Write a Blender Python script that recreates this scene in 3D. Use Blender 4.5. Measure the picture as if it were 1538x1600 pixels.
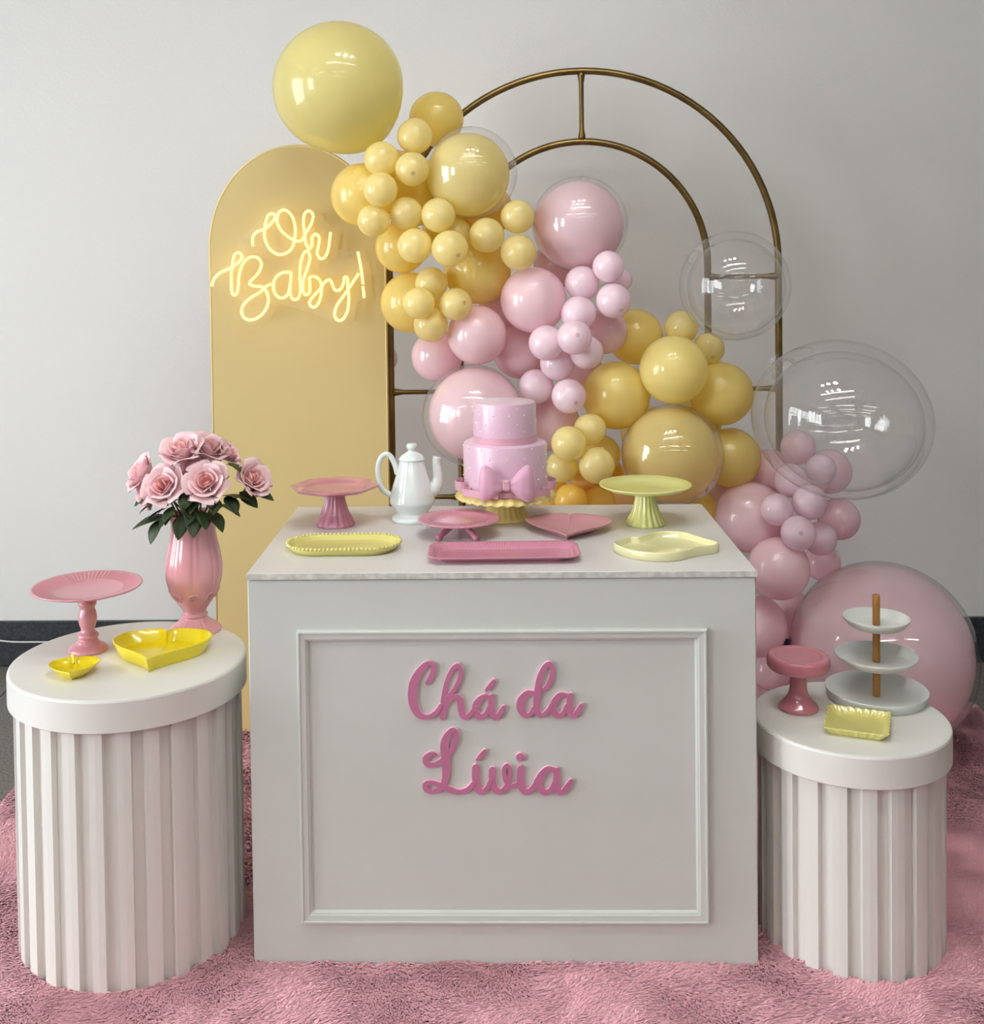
import bpy, math, random
import numpy as np
from mathutils import Vector, Matrix

random.seed(7)
rng = np.random.default_rng(7)
S = bpy.context.scene
for o in list(bpy.data.objects):
    bpy.data.objects.remove(o)
COL = S.collection
PI = math.pi

# ------------------------------------------------------------------ camera
# focal length in pixels of the 1538x1600 frame, small pitch down and roll
F_PX, PCX, PCY, PITCH, ROLL, CAM_H = 1808.64, 727.25, 445.69, 0.0275, -0.0129, 1.4146
cam_data = bpy.data.cameras.new('camera')
cam = bpy.data.objects.new('camera', cam_data)
COL.objects.link(cam)
cam_data.sensor_width = 36.0
cam_data.lens = F_PX / 1600.0 * 36.0
cam_data.shift_x = (769.0 - PCX) / 1600.0
cam_data.shift_y = (PCY - 800.0) / 1600.0
cam_data.clip_start = 0.05
_r0 = Vector((1, 0, 0)); _u0 = Vector((0, math.sin(PITCH), math.cos(PITCH))); _f0 = Vector((0, math.cos(PITCH), -math.sin(PITCH)))
_cr, _sr = math.cos(ROLL), math.sin(ROLL)
_right = _r0 * _cr + _u0 * _sr
_up = _u0 * _cr - _r0 * _sr
m = Matrix.Identity(4)
for i in range(3):
    m[i][0] = _right[i]; m[i][1] = _up[i]; m[i][2] = -_f0[i]
m[2][3] = CAM_H
cam.matrix_world = m
S.camera = cam

# ------------------------------------------------------------------ colour management, world
S.view_settings.view_transform = 'Standard'
S.view_settings.look = 'None'
S.view_settings.gamma = 1.0
S.view_settings.use_curve_mapping = False
S.view_settings.exposure = 0.0
S.cycles.max_bounces = 8; S.cycles.diffuse_bounces = 6; S.cycles.glossy_bounces = 3; S.cycles.transmission_bounces = 5
S.cycles.transparent_max_bounces = 20; S.cycles.caustics_reflective = False; S.cycles.caustics_refractive = False
w = bpy.data.worlds.new('world'); S.world = w
w.use_nodes = True
w.node_tree.nodes['Background'].inputs[0].default_value = (0.78, 0.88, 1.0, 1)
w.node_tree.nodes['Background'].inputs[1].default_value = 1.0

# ------------------------------------------------------------------ daylight through the windows of the hall
def area_light(name, loc, target, sx, sy, power, col):
    l = bpy.data.lights.new(name, 'AREA'); l.shape = 'RECTANGLE'; l.size = sx; l.size_y = sy
    l.energy = power; l.color = col
    o = bpy.data.objects.new(name, l); COL.objects.link(o)
    o.location = loc
    d = Vector(target) - Vector(loc)
    o.rotation_euler = d.to_track_quat('-Z', 'Y').to_euler()
    return o
DAY = (0.93, 0.97, 1.0)
# each window: side, centre along wall, width, z0, z1, power
WINDOWS = [('left', -1.2, 1.3, 1.0, 2.9, 165), ('left', 1.5, 1.8, 0.1, 2.7, 190), ('right', -3.6, 1.6, 1.0, 2.8, 6)]
HALL = dict(x0=-4.2, x1=5.6, y0=-7.0, z1=3.9)
for side, c, wd, z0, z1, pw in WINDOWS:
    x = HALL['x0'] - 0.12 if side == 'left' else HALL['x1'] + 0.12
    area_light('daylight_' + side, (x, c, (z0 + z1) / 2), (0, c, (z0 + z1) / 2), wd, z1 - z0, pw, DAY)

# ------------------------------------------------------------------ material helpers
def srgb(r, g, b):
    f = lambda c: (c / 255 / 12.92) if c / 255 <= 0.04045 else ((c / 255 + 0.055) / 1.055) ** 2.4
    return (f(r), f(g), f(b), 1.0)

def mat(name, col, rough=0.5, spec=0.5, metal=0.0, coat=0.0, coat_rough=0.05, bump=0.0, bump_scale=200.0, bump_dist=0.001,
        var=0.0, var_scale=6.0, col2=None, sheen=0.0, sub=0.0):
    M = bpy.data.materials.new(name); M.use_nodes = True
    nt = M.node_tree; b = nt.nodes['Principled BSDF']
    b.inputs['Base Color'].default_value = col
    b.inputs['Roughness'].default_value = rough
    b.inputs['Metallic'].default_value = metal
    b.inputs['Specular IOR Level'].default_value = spec
    b.inputs['Coat Weight'].default_value = coat
    b.inputs['Coat Roughness'].default_value = coat_rough
    if sheen: b.inputs['Sheen Weight'].default_value = sheen
    tc = nt.nodes.new('ShaderNodeTexCoord')
    if var or col2:
        n = nt.nodes.new('ShaderNodeTexNoise'); n.inputs['Scale'].default_value = var_scale; n.inputs['Detail'].default_value = 5
        nt.links.new(tc.outputs['Object'], n.inputs['Vector'])
        mx = nt.nodes.new('ShaderNodeMix'); mx.data_type = 'RGBA'
        c2 = col2 if col2 else tuple(c * (1 - var) for c in col[:3]) + (1,)
        mx.inputs[6].default_value = col; mx.inputs[7].default_value = c2
        r = nt.nodes.new('ShaderNodeMapRange'); r.inputs[1].default_value = 0.35; r.inputs[2].default_value = 0.65
        nt.links.new(n.outputs['Fac'], r.inputs[0]); nt.links.new(r.outputs[0], mx.inputs[0])
        nt.links.new(mx.outputs[2], b.inputs['Base Color'])
    if bump:
        n2 = nt.nodes.new('ShaderNodeTexNoise'); n2.inputs['Scale'].default_value = bump_scale; n2.inputs['Detail'].default_value = 4
        nt.links.new(tc.outputs['Object'], n2.inputs['Vector'])
        bp = nt.nodes.new('ShaderNodeBump'); bp.inputs['Strength'].default_value = bump; bp.inputs['Distance'].default_value = bump_dist
        nt.links.new(n2.outputs['Fac'], bp.inputs['Height']); nt.links.new(bp.outputs['Normal'], b.inputs['Normal'])
    return M

def latex(name, col, spot=False, trans=0.22, rough=0.22):
    """thin coloured rubber: diffuse both ways, soft gloss on top"""
    M = bpy.data.materials.new(name); M.use_nodes = True
    nt = M.node_tree; N = nt.nodes; Lk = nt.links
    b = N['Principled BSDF']; out = N['Material Output']
    b.inputs['Roughness'].default_value = rough
    b.inputs['Specular IOR Level'].default_value = 0.5
    b.inputs['Coat Weight'].default_value = 0.5; b.inputs['Coat Roughness'].default_value = 0.045
    tc = N.new('ShaderNodeTexCoord')
    n = N.new('ShaderNodeTexNoise'); n.inputs['Scale'].default_value = 2.2; n.inputs['Detail'].default_value = 2
    Lk.new(tc.outputs['Object'], n.inputs['Vector'])
    mx = N.new('ShaderNodeMix'); mx.data_type = 'RGBA'
    mx.inputs[6].default_value = col; mx.inputs[7].default_value = tuple(c * 0.93 for c in col[:3]) + (1,)
    Lk.new(n.outputs['Fac'], mx.inputs[0])
    src = mx.outputs[2]
    if spot:
        sp = N.new('ShaderNodeSeparateXYZ'); Lk.new(tc.outputs['Object'], sp.inputs[0])
        r = N.new('ShaderNodeMapRange'); r.inputs[1].default_value = 0.985; r.inputs[2].default_value = 0.998
        Lk.new(sp.outputs[2], r.inputs[0])
        m2 = N.new('ShaderNodeMix'); m2.data_type = 'RGBA'
        Lk.new(r.outputs[0], m2.inputs[0]); Lk.new(src, m2.inputs[6])
        m2.inputs[7].default_value = (col[0] * 0.7, col[1] * 0.6, col[2] * 0.6, 1)
        src = m2.outputs[2]
    Lk.new(src, b.inputs['Base Color'])
    t = N.new('ShaderNodeBsdfTranslucent'); Lk.new(src, t.inputs['Color'])
    ms = N.new('ShaderNodeMixShader'); ms.inputs[0].default_value = trans
    Lk.new(b.outputs[0], ms.inputs[1]); Lk.new(t.outputs[0], ms.inputs[2]); Lk.new(ms.outputs[0], out.inputs[0])
    return M

def clear_film(name, tint=(1, 1, 1, 1), ior=1.45, haze=0.03, rough=0.02, edge=0.5):
    """thin clear plastic film: passes light straight, reflects by Fresnel, a trace of milky haze"""
    M = bpy.data.materials.new(name); M.use_nodes = True
    nt = M.node_tree; N = nt.nodes; Lk = nt.links
    N.remove(N['Principled BSDF']); out = N['Material Output']
    tr = N.new('ShaderNodeBsdfTransparent'); tr.inputs[0].default_value = tint
    gl = N.new('ShaderNodeBsdfGlossy'); gl.inputs['Roughness'].default_value = rough
    df = N.new('ShaderNodeBsdfDiffuse'); df.inputs[0].default_value = (0.9, 0.9, 0.9, 1)
    lw = N.new('ShaderNodeLayerWeight'); pw = N.new('ShaderNodeMath'); pw.operation = 'POWER'; pw.inputs[1].default_value = 4.0
    Lk.new(lw.outputs['Facing'], pw.inputs[0])
    f0 = ((ior - 1) / (ior + 1)) ** 2
    fr = N.new('ShaderNodeMath'); fr.operation = 'MULTIPLY_ADD'; fr.inputs[1].default_value = edge - f0; fr.inputs[2].default_value = f0
    Lk.new(pw.outputs[0], fr.inputs[0])
    m1 = N.new('ShaderNodeMixShader'); m1.inputs[0].default_value = haze
    Lk.new(tr.outputs[0], m1.inputs[1]); Lk.new(df.outputs[0], m1.inputs[2])
    m2 = N.new('ShaderNodeMixShader')
    # wrinkles of the film bend the reflections a little
    tc = N.new('ShaderNodeTexCoord'); n = N.new('ShaderNodeTexNoise'); n.inputs['Scale'].default_value = 3.0; n.inputs['Detail'].default_value = 1
    Lk.new(tc.outputs['Object'], n.inputs['Vector'])
    bp = N.new('ShaderNodeBump'); bp.inputs['Strength'].default_value = 0.03; bp.inputs['Distance'].default_value = 0.05
    Lk.new(n.outputs['Fac'], bp.inputs['Height']); Lk.new(bp.outputs[0], gl.inputs['Normal'])
    Lk.new(fr.outputs[0], m2.inputs[0]); Lk.new(m1.outputs[0], m2.inputs[1]); Lk.new(gl.outputs[0], m2.inputs[2])
    Lk.new(m2.outputs[0], out.inputs[0])
    return M

def emission(name, col, strength):
    M = bpy.data.materials.new(name); M.use_nodes = True
    nt = M.node_tree; N = nt.nodes; N.remove(N['Principled BSDF'])
    e = N.new('ShaderNodeEmission'); e.inputs[0].default_value = col; e.inputs[1].default_value = strength
    nt.links.new(e.outputs[0], N['Material Output'].inputs[0])
    return M

MT = dict(
    wall=mat('wall_paint', srgb(217, 216, 213), rough=0.6, spec=0.3, bump=0.5, bump_scale=95, bump_dist=0.0022),
    hall=mat('hall_paint', srgb(150, 149, 146), rough=0.8, spec=0.2, bump=0.2, bump_scale=40),
    ceil=mat('ceiling_paint', srgb(170, 169, 166), rough=0.9, spec=0.2, var=0.05),
    base=mat('black_stone', srgb(26, 28, 31), rough=0.45, col2=srgb(50, 53, 58), var_scale=90, bump=0.4, bump_scale=120),
    granite=mat('grey_granite', srgb(124, 121, 114), rough=0.55, col2=srgb(78, 76, 71), var_scale=160),
    grout=mat('dark_grout', srgb(40, 39, 38), rough=0.9),
    white=mat('white_lacquer', srgb(217, 216, 210), rough=0.38, spec=0.4, bump=0.12, bump_scale=60, bump_dist=0.0008, var=0.03, var_scale=3),
    tablew=mat('white_board', srgb(196, 200, 194), rough=0.42, spec=0.4, bump=0.25, bump_scale=90, bump_dist=0.0008, var=0.04, var_scale=4),
    tabletop=mat('white_top_board', srgb(212, 209, 208), rough=0.34, spec=0.45, bump=0.1, bump_scale=60, var=0.03, var_scale=5),
    edge=mat('worn_edge', srgb(176, 176, 168), rough=0.7, col2=srgb(205, 206, 200), var_scale=60),
    gold=mat('brass_tube', srgb(146, 122, 76), rough=0.34, metal=1.0, col2=srgb(118, 97, 60), var_scale=12),
    panel=mat('yellow_fabric', srgb(202, 181, 125), rough=0.55, spec=0.35, sheen=0.3, bump=0.15, bump_scale=9, bump_dist=0.01),
    panel_edge=mat('yellow_fabric_edge', srgb(226, 204, 142), rough=0.6, spec=0.3),
    pinkcer=mat('pink_ceramic', srgb(206, 142, 152), rough=0.28, spec=0.5, coat=0.3),
    pinkcer2=mat('rose_ceramic', srgb(198, 130, 150), rough=0.2, spec=0.55, coat=0.5),
    pinkmatte=mat('matte_pink_ceramic', srgb(190, 138, 143), rough=0.5, spec=0.4),
    vase=mat('vase_glaze', srgb(214, 152, 160), rough=0.16, spec=0.55, coat=0.5),
    mush=mat('pink_enamel', srgb(196, 120, 134), rough=0.16, spec=0.5, coat=0.5),
    lemon=mat('lemon_glaze', srgb(226, 206, 24), rough=0.22, spec=0.5, coat=0.4),
    lemonp=mat('pale_lemon_glaze', srgb(213, 205, 124), rough=0.2, spec=0.5, coat=0.4),
    cream=mat('cream_glaze', srgb(222, 217, 168), rough=0.14, spec=0.55, coat=0.5),
    green=mat('pale_lime_glaze', srgb(214, 214, 136), rough=0.18, spec=0.5, coat=0.4),
    standy=mat('butter_enamel', srgb(228, 210, 138), rough=0.4, spec=0.4),
    porcelain=mat('white_porcelain', srgb(222, 230, 228), rough=0.12, spec=0.55, coat=0.5),
    melamine=mat('white_melamine', srgb(214, 216, 213), rough=0.45, spec=0.4),
    wood=mat('beech_dowel', srgb(176, 124, 58), rough=0.5, col2=srgb(150, 100, 44), var_scale=30),
    fondant=mat('pearl_fondant', srgb(218, 182, 202), rough=0.28, spec=0.6, sheen=0.4, bump=0.35, bump_scale=45, bump_dist=0.0012),
    ribbon=mat('satin_ribbon', srgb(208, 158, 174), rough=0.42, spec=0.5, sheen=0.3),
    bow=mat('fondant_bow', srgb(208, 160, 184), rough=0.4, spec=0.4, sheen=0.3),
    pearl=mat('sugar_pearl', srgb(236, 224, 226), rough=0.18, spec=0.7, coat=0.5),
    letter=mat('pink_acrylic', srgb(182, 112, 144), rough=0.45, spec=0.4),
    letter_edge=mat('pink_acrylic_edge', srgb(232, 176, 196), rough=0.45, spec=0.4),
    rugbase=mat('rug_backing', srgb(206, 140, 152), rough=0.95, spec=0.1),
    cable=mat('white_cable', srgb(205, 205, 205), rough=0.5),
    leaf=mat('rose_leaf', srgb(52, 68, 36), rough=0.5, spec=0.35, col2=srgb(40, 52, 28), var_scale=20),
    stem=mat('rose_stem', srgb(70, 84, 40), rough=0.6),
    metal=mat('lamp_housing', srgb(220, 220, 218), rough=0.5),
    frame=mat('window_frame_paint', srgb(190, 192, 192), rough=0.5),
    clear=clear_film('clear_bubble_film', haze=0.025, ior=1.5, edge=.75),
    clear2=clear_film('clear_stuffing_film', haze=0.06, ior=1.55, edge=.8),
    acrylic=clear_film('clear_acrylic', haze=0.03, ior=1.3, rough=0.05),
    glass=clear_film('window_glass', haze=0.0, ior=1.2),
    neon=emission('neon_tube', (1.0, 0.72, 0.19, 1), 3.2),
    tube=emission('fluorescent_tube', (1.0, 0.98, 0.94, 1), 16.0),
)
MT['tube'].cycles.emission_sampling = 'NONE'   # the lamps' area lights do the lighting
def petal_mat():
    M = latex('rose_petal', srgb(255, 224, 228), trans=0.2, rough=0.6)
    nt = M.node_tree; b = nt.nodes['Principled BSDF']; b.inputs['Coat Weight'].default_value = 0; b.inputs['Specular IOR Level'].default_value = 0.25
    return M
MT['petal'] = petal_mat()
MT['petal_in'] = latex('rose_heart_petal', srgb(255, 206, 206), trans=0.2, rough=0.6)
BC = dict(yL=srgb(242, 233, 166), yL2=srgb(255, 241, 164), y=srgb(255, 236, 150), yS=srgb(255, 242, 176), y2=srgb(255, 220, 108), yP=srgb(255, 224, 156),  # last yellow has pink reflected light put into its colour
          p=srgb(255, 226, 233), pS=srgb(255, 234, 243))
LX = {}
for k, c in BC.items():
    tr_ = .46 if k[0] == 'y' else .34
    LX[k] = latex('latex_' + k, c, trans=tr_); LX[k + '*'] = latex('latex_spot_' + k, c, spot=True, trans=tr_)

# ------------------------------------------------------------------ mesh helpers
def mk(name, V, Fc, material, parent=None, smooth=True, loc=None, sharp=None):
    me = bpy.data.meshes.new(name)
    me.from_pydata([tuple(v) for v in V], [], [tuple(f) for f in Fc])
    me.validate(); me.update()
    if smooth:
        me.polygons.foreach_set('use_smooth', [True] * len(me.polygons))
        if sharp is not None:
            me.set_sharp_from_angle(angle=math.radians(sharp))
    if material is not None:
        for mm in (material if isinstance(material, (list, tuple)) else [material]):
            me.materials.append(mm)
    o = bpy.data.objects.new(name, me); COL.objects.link(o)
    if parent is not None: o.parent = parent
    if loc is not None: o.location = loc
    return o

def inst(name, me, parent=None):
    o = bpy.data.objects.new(name, me); COL.objects.link(o)
    if parent is not None: o.parent = parent
    return o

def tag(o, label, cat, group=None, kind=None):
    o['label'] = label; o['category'] = cat
    if group: o['group'] = group
    if kind: o['kind'] = kind
    return o

def thing(name, label, cat, loc=(0, 0, 0), rz=0.0, group=None):
    o = bpy.data.objects.new(name, None); COL.objects.link(o)
    o.location = loc; o.rotation_euler = (0, 0, rz); o.empty_display_size = 0.05
    return tag(o, label, cat, group)

def struct(o):
    o['kind'] = 'structure'; return o

def box(x0, x1, y0, y1, z0, z1, bev=0.0):
    if bev <= 0:
        V = [(x0, y0, z0), (x1, y0, z0), (x1, y1, z0), (x0, y1, z0), (x0, y0, z1), (x1, y0, z1), (x1, y1, z1), (x0, y1, z1)]
        Fc = [(0, 3, 2, 1), (4, 5, 6, 7), (0, 1, 5, 4), (1, 2, 6, 5), (2, 3, 7, 6), (3, 0, 4, 7)]
        return V, Fc
    b = bev
    rings = [(b, 0), (0, b), (0, (z1 - z0) - b), (b, z1 - z0)]
    V, Fc = [], []
    for ins, dz in rings:
        for (sx, sy) in ((0, 0), (1, 0), (1, 1), (0, 1)):
            cx_, cy_ = (x1 if sx else x0), (y1 if sy else y0)
            ax = -1 if sx else 1; ay = -1 if sy else 1
            p1 = (cx_ + ax * (ins + b), cy_ + ay * ins, z0 + dz); p2 = (cx_ + ax * ins, cy_ + ay * (ins + b), z0 + dz)
            if (sx, sy) in ((0, 0), (1, 1)): V += [p2, p1]
            else: V += [p1, p2]
    for k in range(3):
        for j in range(8):
            a = k * 8 + j; c = k * 8 + (j + 1) % 8
            Fc.append((a, c, c + 8, a + 8))
    Fc.append(tuple(range(7, -1, -1))); Fc.append(tuple(range(24, 32)))
    return V, Fc

def join(*parts):
    V, Fc = [], []
    for v, f in parts:
        n = len(V); V += list(v); Fc += [tuple(i + n for i in q) for q in f]
    return V, Fc

def lathe(prof, n=48, mod=None, cap0=True, cap1=True):
    """prof: list of (r, z); mod(theta, k, r, z) -> (r, z)"""
    V, Fc = [], []
    for k, (r, z) in enumerate(prof):
        for j in range(n):
            t = 2 * PI * j / n
            rr, zz = mod(t, k, r, z) if mod else (r, z)
            V.append((rr * math.cos(t), rr * math.sin(t), zz))
    for k in range(len(prof) - 1):
        for j in range(n):
            a = k * n + j; b = k * n + (j + 1) % n
            Fc.append((a, b, b + n, a + n))
    if cap0:
        V.append((0, 0, prof[0][1])); c = len(V) - 1
        Fc += [(c, (j + 1) % n, j) for j in range(n)]
    if cap1:
        V.append((0, 0, prof[-1][1])); c = len(V) - 1; o = (len(prof) - 1) * n
        Fc += [(c, o + j, o + (j + 1) % n) for j in range(n)]
    return V, Fc

def catmull(pts, per=8, closed=False):
    P = [np.array(p, float) for p in pts]; n = len(P); out = []
    segs = n if closed else n - 1
    for i in range(segs):
        if closed: p0, p1, p2, p3 = P[(i - 1) % n], P[i], P[(i + 1) % n], P[(i + 2) % n]
        else: p0, p1, p2, p3 = P[max(i - 1, 0)], P[i], P[i + 1], P[min(i + 2, n - 1)]
        for k in range(per):
            t = k / per
            out.append(0.5 * ((2 * p1) + (-p0 + p2) * t + (2 * p0 - 5 * p1 + 4 * p2 - p3) * t * t + (-p0 + 3 * p1 - 3 * p2 + p3) * t ** 3))
    if not closed: out.append(P[-1])
    return out

def smooth_prof(pts, per=5):
    return [tuple(p) for p in catmull(pts, per)]

def tube(pts, rad, n=10, closed=False, caps=True):
    P = [Vector(p) for p in pts]; m_ = len(P)
    rad = rad if isinstance(rad, (list, tuple, np.ndarray)) else [rad] * m_
    V, Fc = [], []; nrm = None
    for i, p in enumerate(P):
        if closed: d = P[(i + 1) % m_] - P[(i - 1) % m_]
        else: d = P[min(i + 1, m_ - 1)] - P[max(i - 1, 0)]
        if d.length < 1e-9: d = Vector((0, 0, 1))
        d.normalize()
        if nrm is None:
            nrm = d.orthogonal().normalized()
        else:
            nrm = (nrm - d * nrm.dot(d))
            if nrm.length < 1e-6: nrm = d.orthogonal()
            nrm.normalize()
        b = d.cross(nrm)
        for j in range(n):
            t = 2 * PI * j / n
            V.append(tuple(p + (nrm * math.cos(t) + b * math.sin(t)) * rad[i]))
    for i in range(m_ if closed else m_ - 1):
        for j in range(n):
            a = i * n + j; b_ = i * n + (j + 1) % n
            c = ((i + 1) % m_) * n + j; d_ = ((i + 1) % m_) * n + (j + 1) % n
            Fc.append((a, b_, d_, c))
    if caps and not closed:
        Fc.append(tuple(range(n - 1, -1, -1))); Fc.append(tuple(range((m_ - 1) * n, m_ * n)))
    return V, Fc

def normals2d(O):
    O = np.array(O); n = len(O)
    a = sum((O[i][0] * O[(i + 1) % n][1] - O[(i + 1) % n][0] * O[i][1]) for i in range(n))
    t = np.roll(O, -1, 0) - np.roll(O, 1, 0)
    N = np.stack([t[:, 1], -t[:, 0]], 1)
    N /= (np.linalg.norm(N, axis=1, keepdims=True) + 1e-9)
    return N if a > 0 else -N

def loft(outline, levels, wob=None, centre=None):
    """closed outline (xy), levels (inset, z): stacked loops from the outside bottom over the rim to the inside, capped at both ends"""
    O = np.array(outline); N = normals2d(O); n = len(O); V, Fc = [], []
    bc = (O.max(0) + O.min(0)) / 2; bh = (O.max(0) - O.min(0)) / 2
    for k, (ins, z) in enumerate(levels):
        for j in range(n):
            w_ = wob(j / n, k) if wob else (0, 0)
            p = bc + (O[j] - bc) * np.maximum(0.05, 1 - ins / bh) - N[j] * w_[0]
            V.append((p[0], p[1], z + w_[1]))
    for k in range(len(levels) - 1):
        for j in range(n):
            a = k * n + j; b = k * n + (j + 1) % n
            Fc.append((a, b, b + n, a + n))
    c = centre if centre is not None else bc
    V.append((c[0], c[1], levels[0][1])); i0 = len(V) - 1
    Fc += [(i0, (j + 1) % n, j) for j in range(n)]
    V.append((c[0], c[1], levels[-1][1])); i1 = len(V) - 1; o = (len(levels) - 1) * n
    Fc += [(i1, o + j, o + (j + 1) % n) for j in range(n)]
    return V, Fc

def rot2(O, a, s=1.0):
    c, s_ = math.cos(a), math.sin(a)
    return [((x * c - y * s_) * s, (x * s_ + y * c) * s) for x, y in O]

def uvsphere(c, r, nu=8, nv=5):
    V, Fc = [], []
    for i in range(nv + 1):
        ph = PI * i / nv
        for j in range(nu):
            t = 2 * PI * j / nu
            V.append((c[0] + r * math.sin(ph) * math.cos(t), c[1] + r * math.sin(ph) * math.sin(t), c[2] + r * math.cos(ph)))
    for i in range(nv):
        for j in range(nu):
            a = i * nu + j; b = i * nu + (j + 1) % nu
            Fc.append((a, a + nu, b + nu, b))
    return V, Fc

# ================================================================== the hall
YAW = -0.0241
WY = 3.985
def wall_y(x): return WY - 0.027 * x
H1 = HALL['z1']; X0, X1, Y0 = HALL['x0'], HALL['x1'], HALL['y0']
FZ = -0.006
V = [(X0, wall_y(X0), FZ), (X1, wall_y(X1), FZ), (X1, wall_y(X1), H1), (X0, wall_y(X0), H1),
     (X0, wall_y(X0) + .15, FZ), (X1, wall_y(X1) + .15, FZ), (X1, wall_y(X1) + .15, H1), (X0, wall_y(X0) + .15, H1)]
BOXF = [(0, 1, 2, 3), (5, 4, 7, 6), (4, 0, 3, 7), (1, 5, 6, 2), (3, 2, 6, 7), (4, 5, 1, 0)]
struct(mk('wall_back', V, BOXF, MT['wall'], smooth=False))
struct(mk('floor', *box(X0, X1, Y0, 4.3, -0.12, FZ - 0.003), MT['granite'], smooth=False))
struct(mk('ceiling', *box(X0, X1, Y0, 4.3, H1, H1 + .1), MT['ceil'], smooth=False))
struct(mk('wall_front', *box(X0, X1, Y0 - .15, Y0, FZ, H1), MT['hall'], smooth=False))
def side_wall(name, x0, x1, side):
    parts = []; ws = sorted([(c - wd / 2, c + wd / 2, z0, z1) for s, c, wd, z0, z1, p in WINDOWS if s == side]); y = Y0
    for a, b, z0, z1 in ws:
        parts.append(box(x0, x1, y, a, FZ, H1)); parts.append(box(x0, x1, a, b, FZ, z0)); parts.append(box(x0, x1, a, b, z1, H1)); y = b
    parts.append(box(x0, x1, y, 4.3, FZ, H1))
    return struct(mk(name, *join(*parts), MT['hall'], smooth=False))
side_wall('wall_left', X0 - .12, X0, 'left')
side_wall('wall_right', X1, X1 + .12, 'right')
for i, (side, c, wd, z0, z1, pw) in enumerate(WINDOWS):
    xi = X0 - .07 if side == 'left' else X1 + .07
    wroot = bpy.data.objects.new('window_%d' % (i + 1), None); COL.objects.link(wroot); struct(wroot)
    a, b = c - wd / 2, c + wd / 2
    fr = [box(xi - .03, xi + .03, a, a + .06, z0, z1), box(xi - .03, xi + .03, b - .06, b, z0, z1),
          box(xi - .03, xi + .03, a, b, z0, z0 + .06), box(xi - .03, xi + .03, a, b, z1 - .06, z1)]
    mk('window_frame', *join(*fr), MT['frame'], wroot, smooth=False)
    nb = max(2, round(wd / .6)); nz = 3
    for k in range(1, nb): mk('mullion', *box(xi - .02, xi + .02, a + wd * k / nb - .02, a + wd * k / nb + .02, z0, z1), MT['frame'], wroot, smooth=False)
    for k in range(1, nz): mk('mullion', *box(xi - .02, xi + .02, a, b, z0 + (z1 - z0) * k / nz - .02, z0 + (z1 - z0) * k / nz + .02), MT['frame'], wroot, smooth=False)

# floor tiles around the set
TS = 0.60
V_, F_ = box(0.002, TS - 0.002, 0.002, TS - 0.002, -0.012, 0, 0.0015)
tile_me = None
fl = bpy.data.objects['floor']
for ix in range(-5, 5):
    for iy in range(8):
        x, y = ix * TS + .27, iy * TS - .8
        if y + TS > wall_y(x) + .02: continue
        if tile_me is None:
            t = mk('tile', V_, F_, MT['granite'], fl, smooth=False); tile_me = t.data
        else: t = inst('tile', tile_me, fl)
        t.location = (x, y, FZ)
# black stone skirting along the back wall
bb = []
for k in range(8):
    xa = X0 + (X1 - X0) * k / 8; xb = X0 + (X1 - X0) * (k + 1) / 8 - .003
    V_, F_ = box(xa, xb, -.02, 0, FZ, .148, .002)
    bb.append(([(v[0], v[1] + wall_y(v[0]), v[2]) for v in V_], F_))
struct(mk('baseboard_back', *join(*bb), MT['base'], smooth=False))
# thin cable running along the skirting
pts = [(-2.6 + .1 * k, wall_y(-2.6 + .1 * k) - .026, .082 + .006 * math.sin(k * .9) + .004 * math.sin(k * 2.3)) for k in range(19)]
tag(mk('power_cable', *tube(catmull(pts, 4), .0032, 6), MT['cable']), 'thin white cable running along the black skirting board', 'cable')

# ceiling lamps: fluorescent battens and a bar of three round spots (they light the set and show in the glossy balloons)
def batten(x, y, L_, label, power):
    t = thing('ceiling_light', label, 'light', (x, y, H1 - .45), 0, 'fluorescent battens under the ceiling')
    mk('housing', *box(-L_ / 2, L_ / 2, -.11, .11, .03, .09, .008), MT['metal'], t, smooth=False)
    mk('diffuser', *box(-L_ / 2 + .01, L_ / 2 - .01, -.07, .07, .0, .03, .006), MT['tube'], t, smooth=False)
    for s in (-1, 1): mk('suspension_rod', *tube([(s * L_ * .35, 0, .08), (s * L_ * .35, 0, .45)], .004, 6), MT['metal'], t)
    l = bpy.data.lights.new('batten_light', 'AREA'); l.shape = 'RECTANGLE'; l.size = L_ - .02; l.size_y = .13; l.energy = power; l.color = (.97, 1.0, .93)
    o = bpy.data.objects.new('batten_light', l); COL.objects.link(o); o.parent = t; o.location = (0, 0, -.004)
    return t
TUBE_P = 8
names = ['nearest the set', 'left of the middle row', 'centre of the middle row', 'right of the middle row', 'left of the far row', 'centre of the far row', 'right of the far row']
for nm, (x, y, L_) in zip(names, [(.15, .9, 2.4), (-2.6, -1.3, 1.5), (.2, -1.3, 2.0), (3.0, -1.3, 1.5), (-2.6, -4, 1.5), (.2, -4, 2.0), (3.0, -4, 1.5)]):
    batten(x, y, L_, 'white fluorescent batten, ' + nm, TUBE_P * L_ / 1.5)
t = thing('spot_bar', 'white bar with three round spots above the table', 'light', (.15, 1.9, H1 - .55))
mk('bar', *box(-.6, .6, -.03, .03, .05, .09, .006), MT['metal'], t, smooth=False)
for k in (-1, 1): mk('suspension_rod', *tube([(k * .3, 0, .09), (k * .3, 0, .55)], .004, 6), MT['metal'], t)
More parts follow.
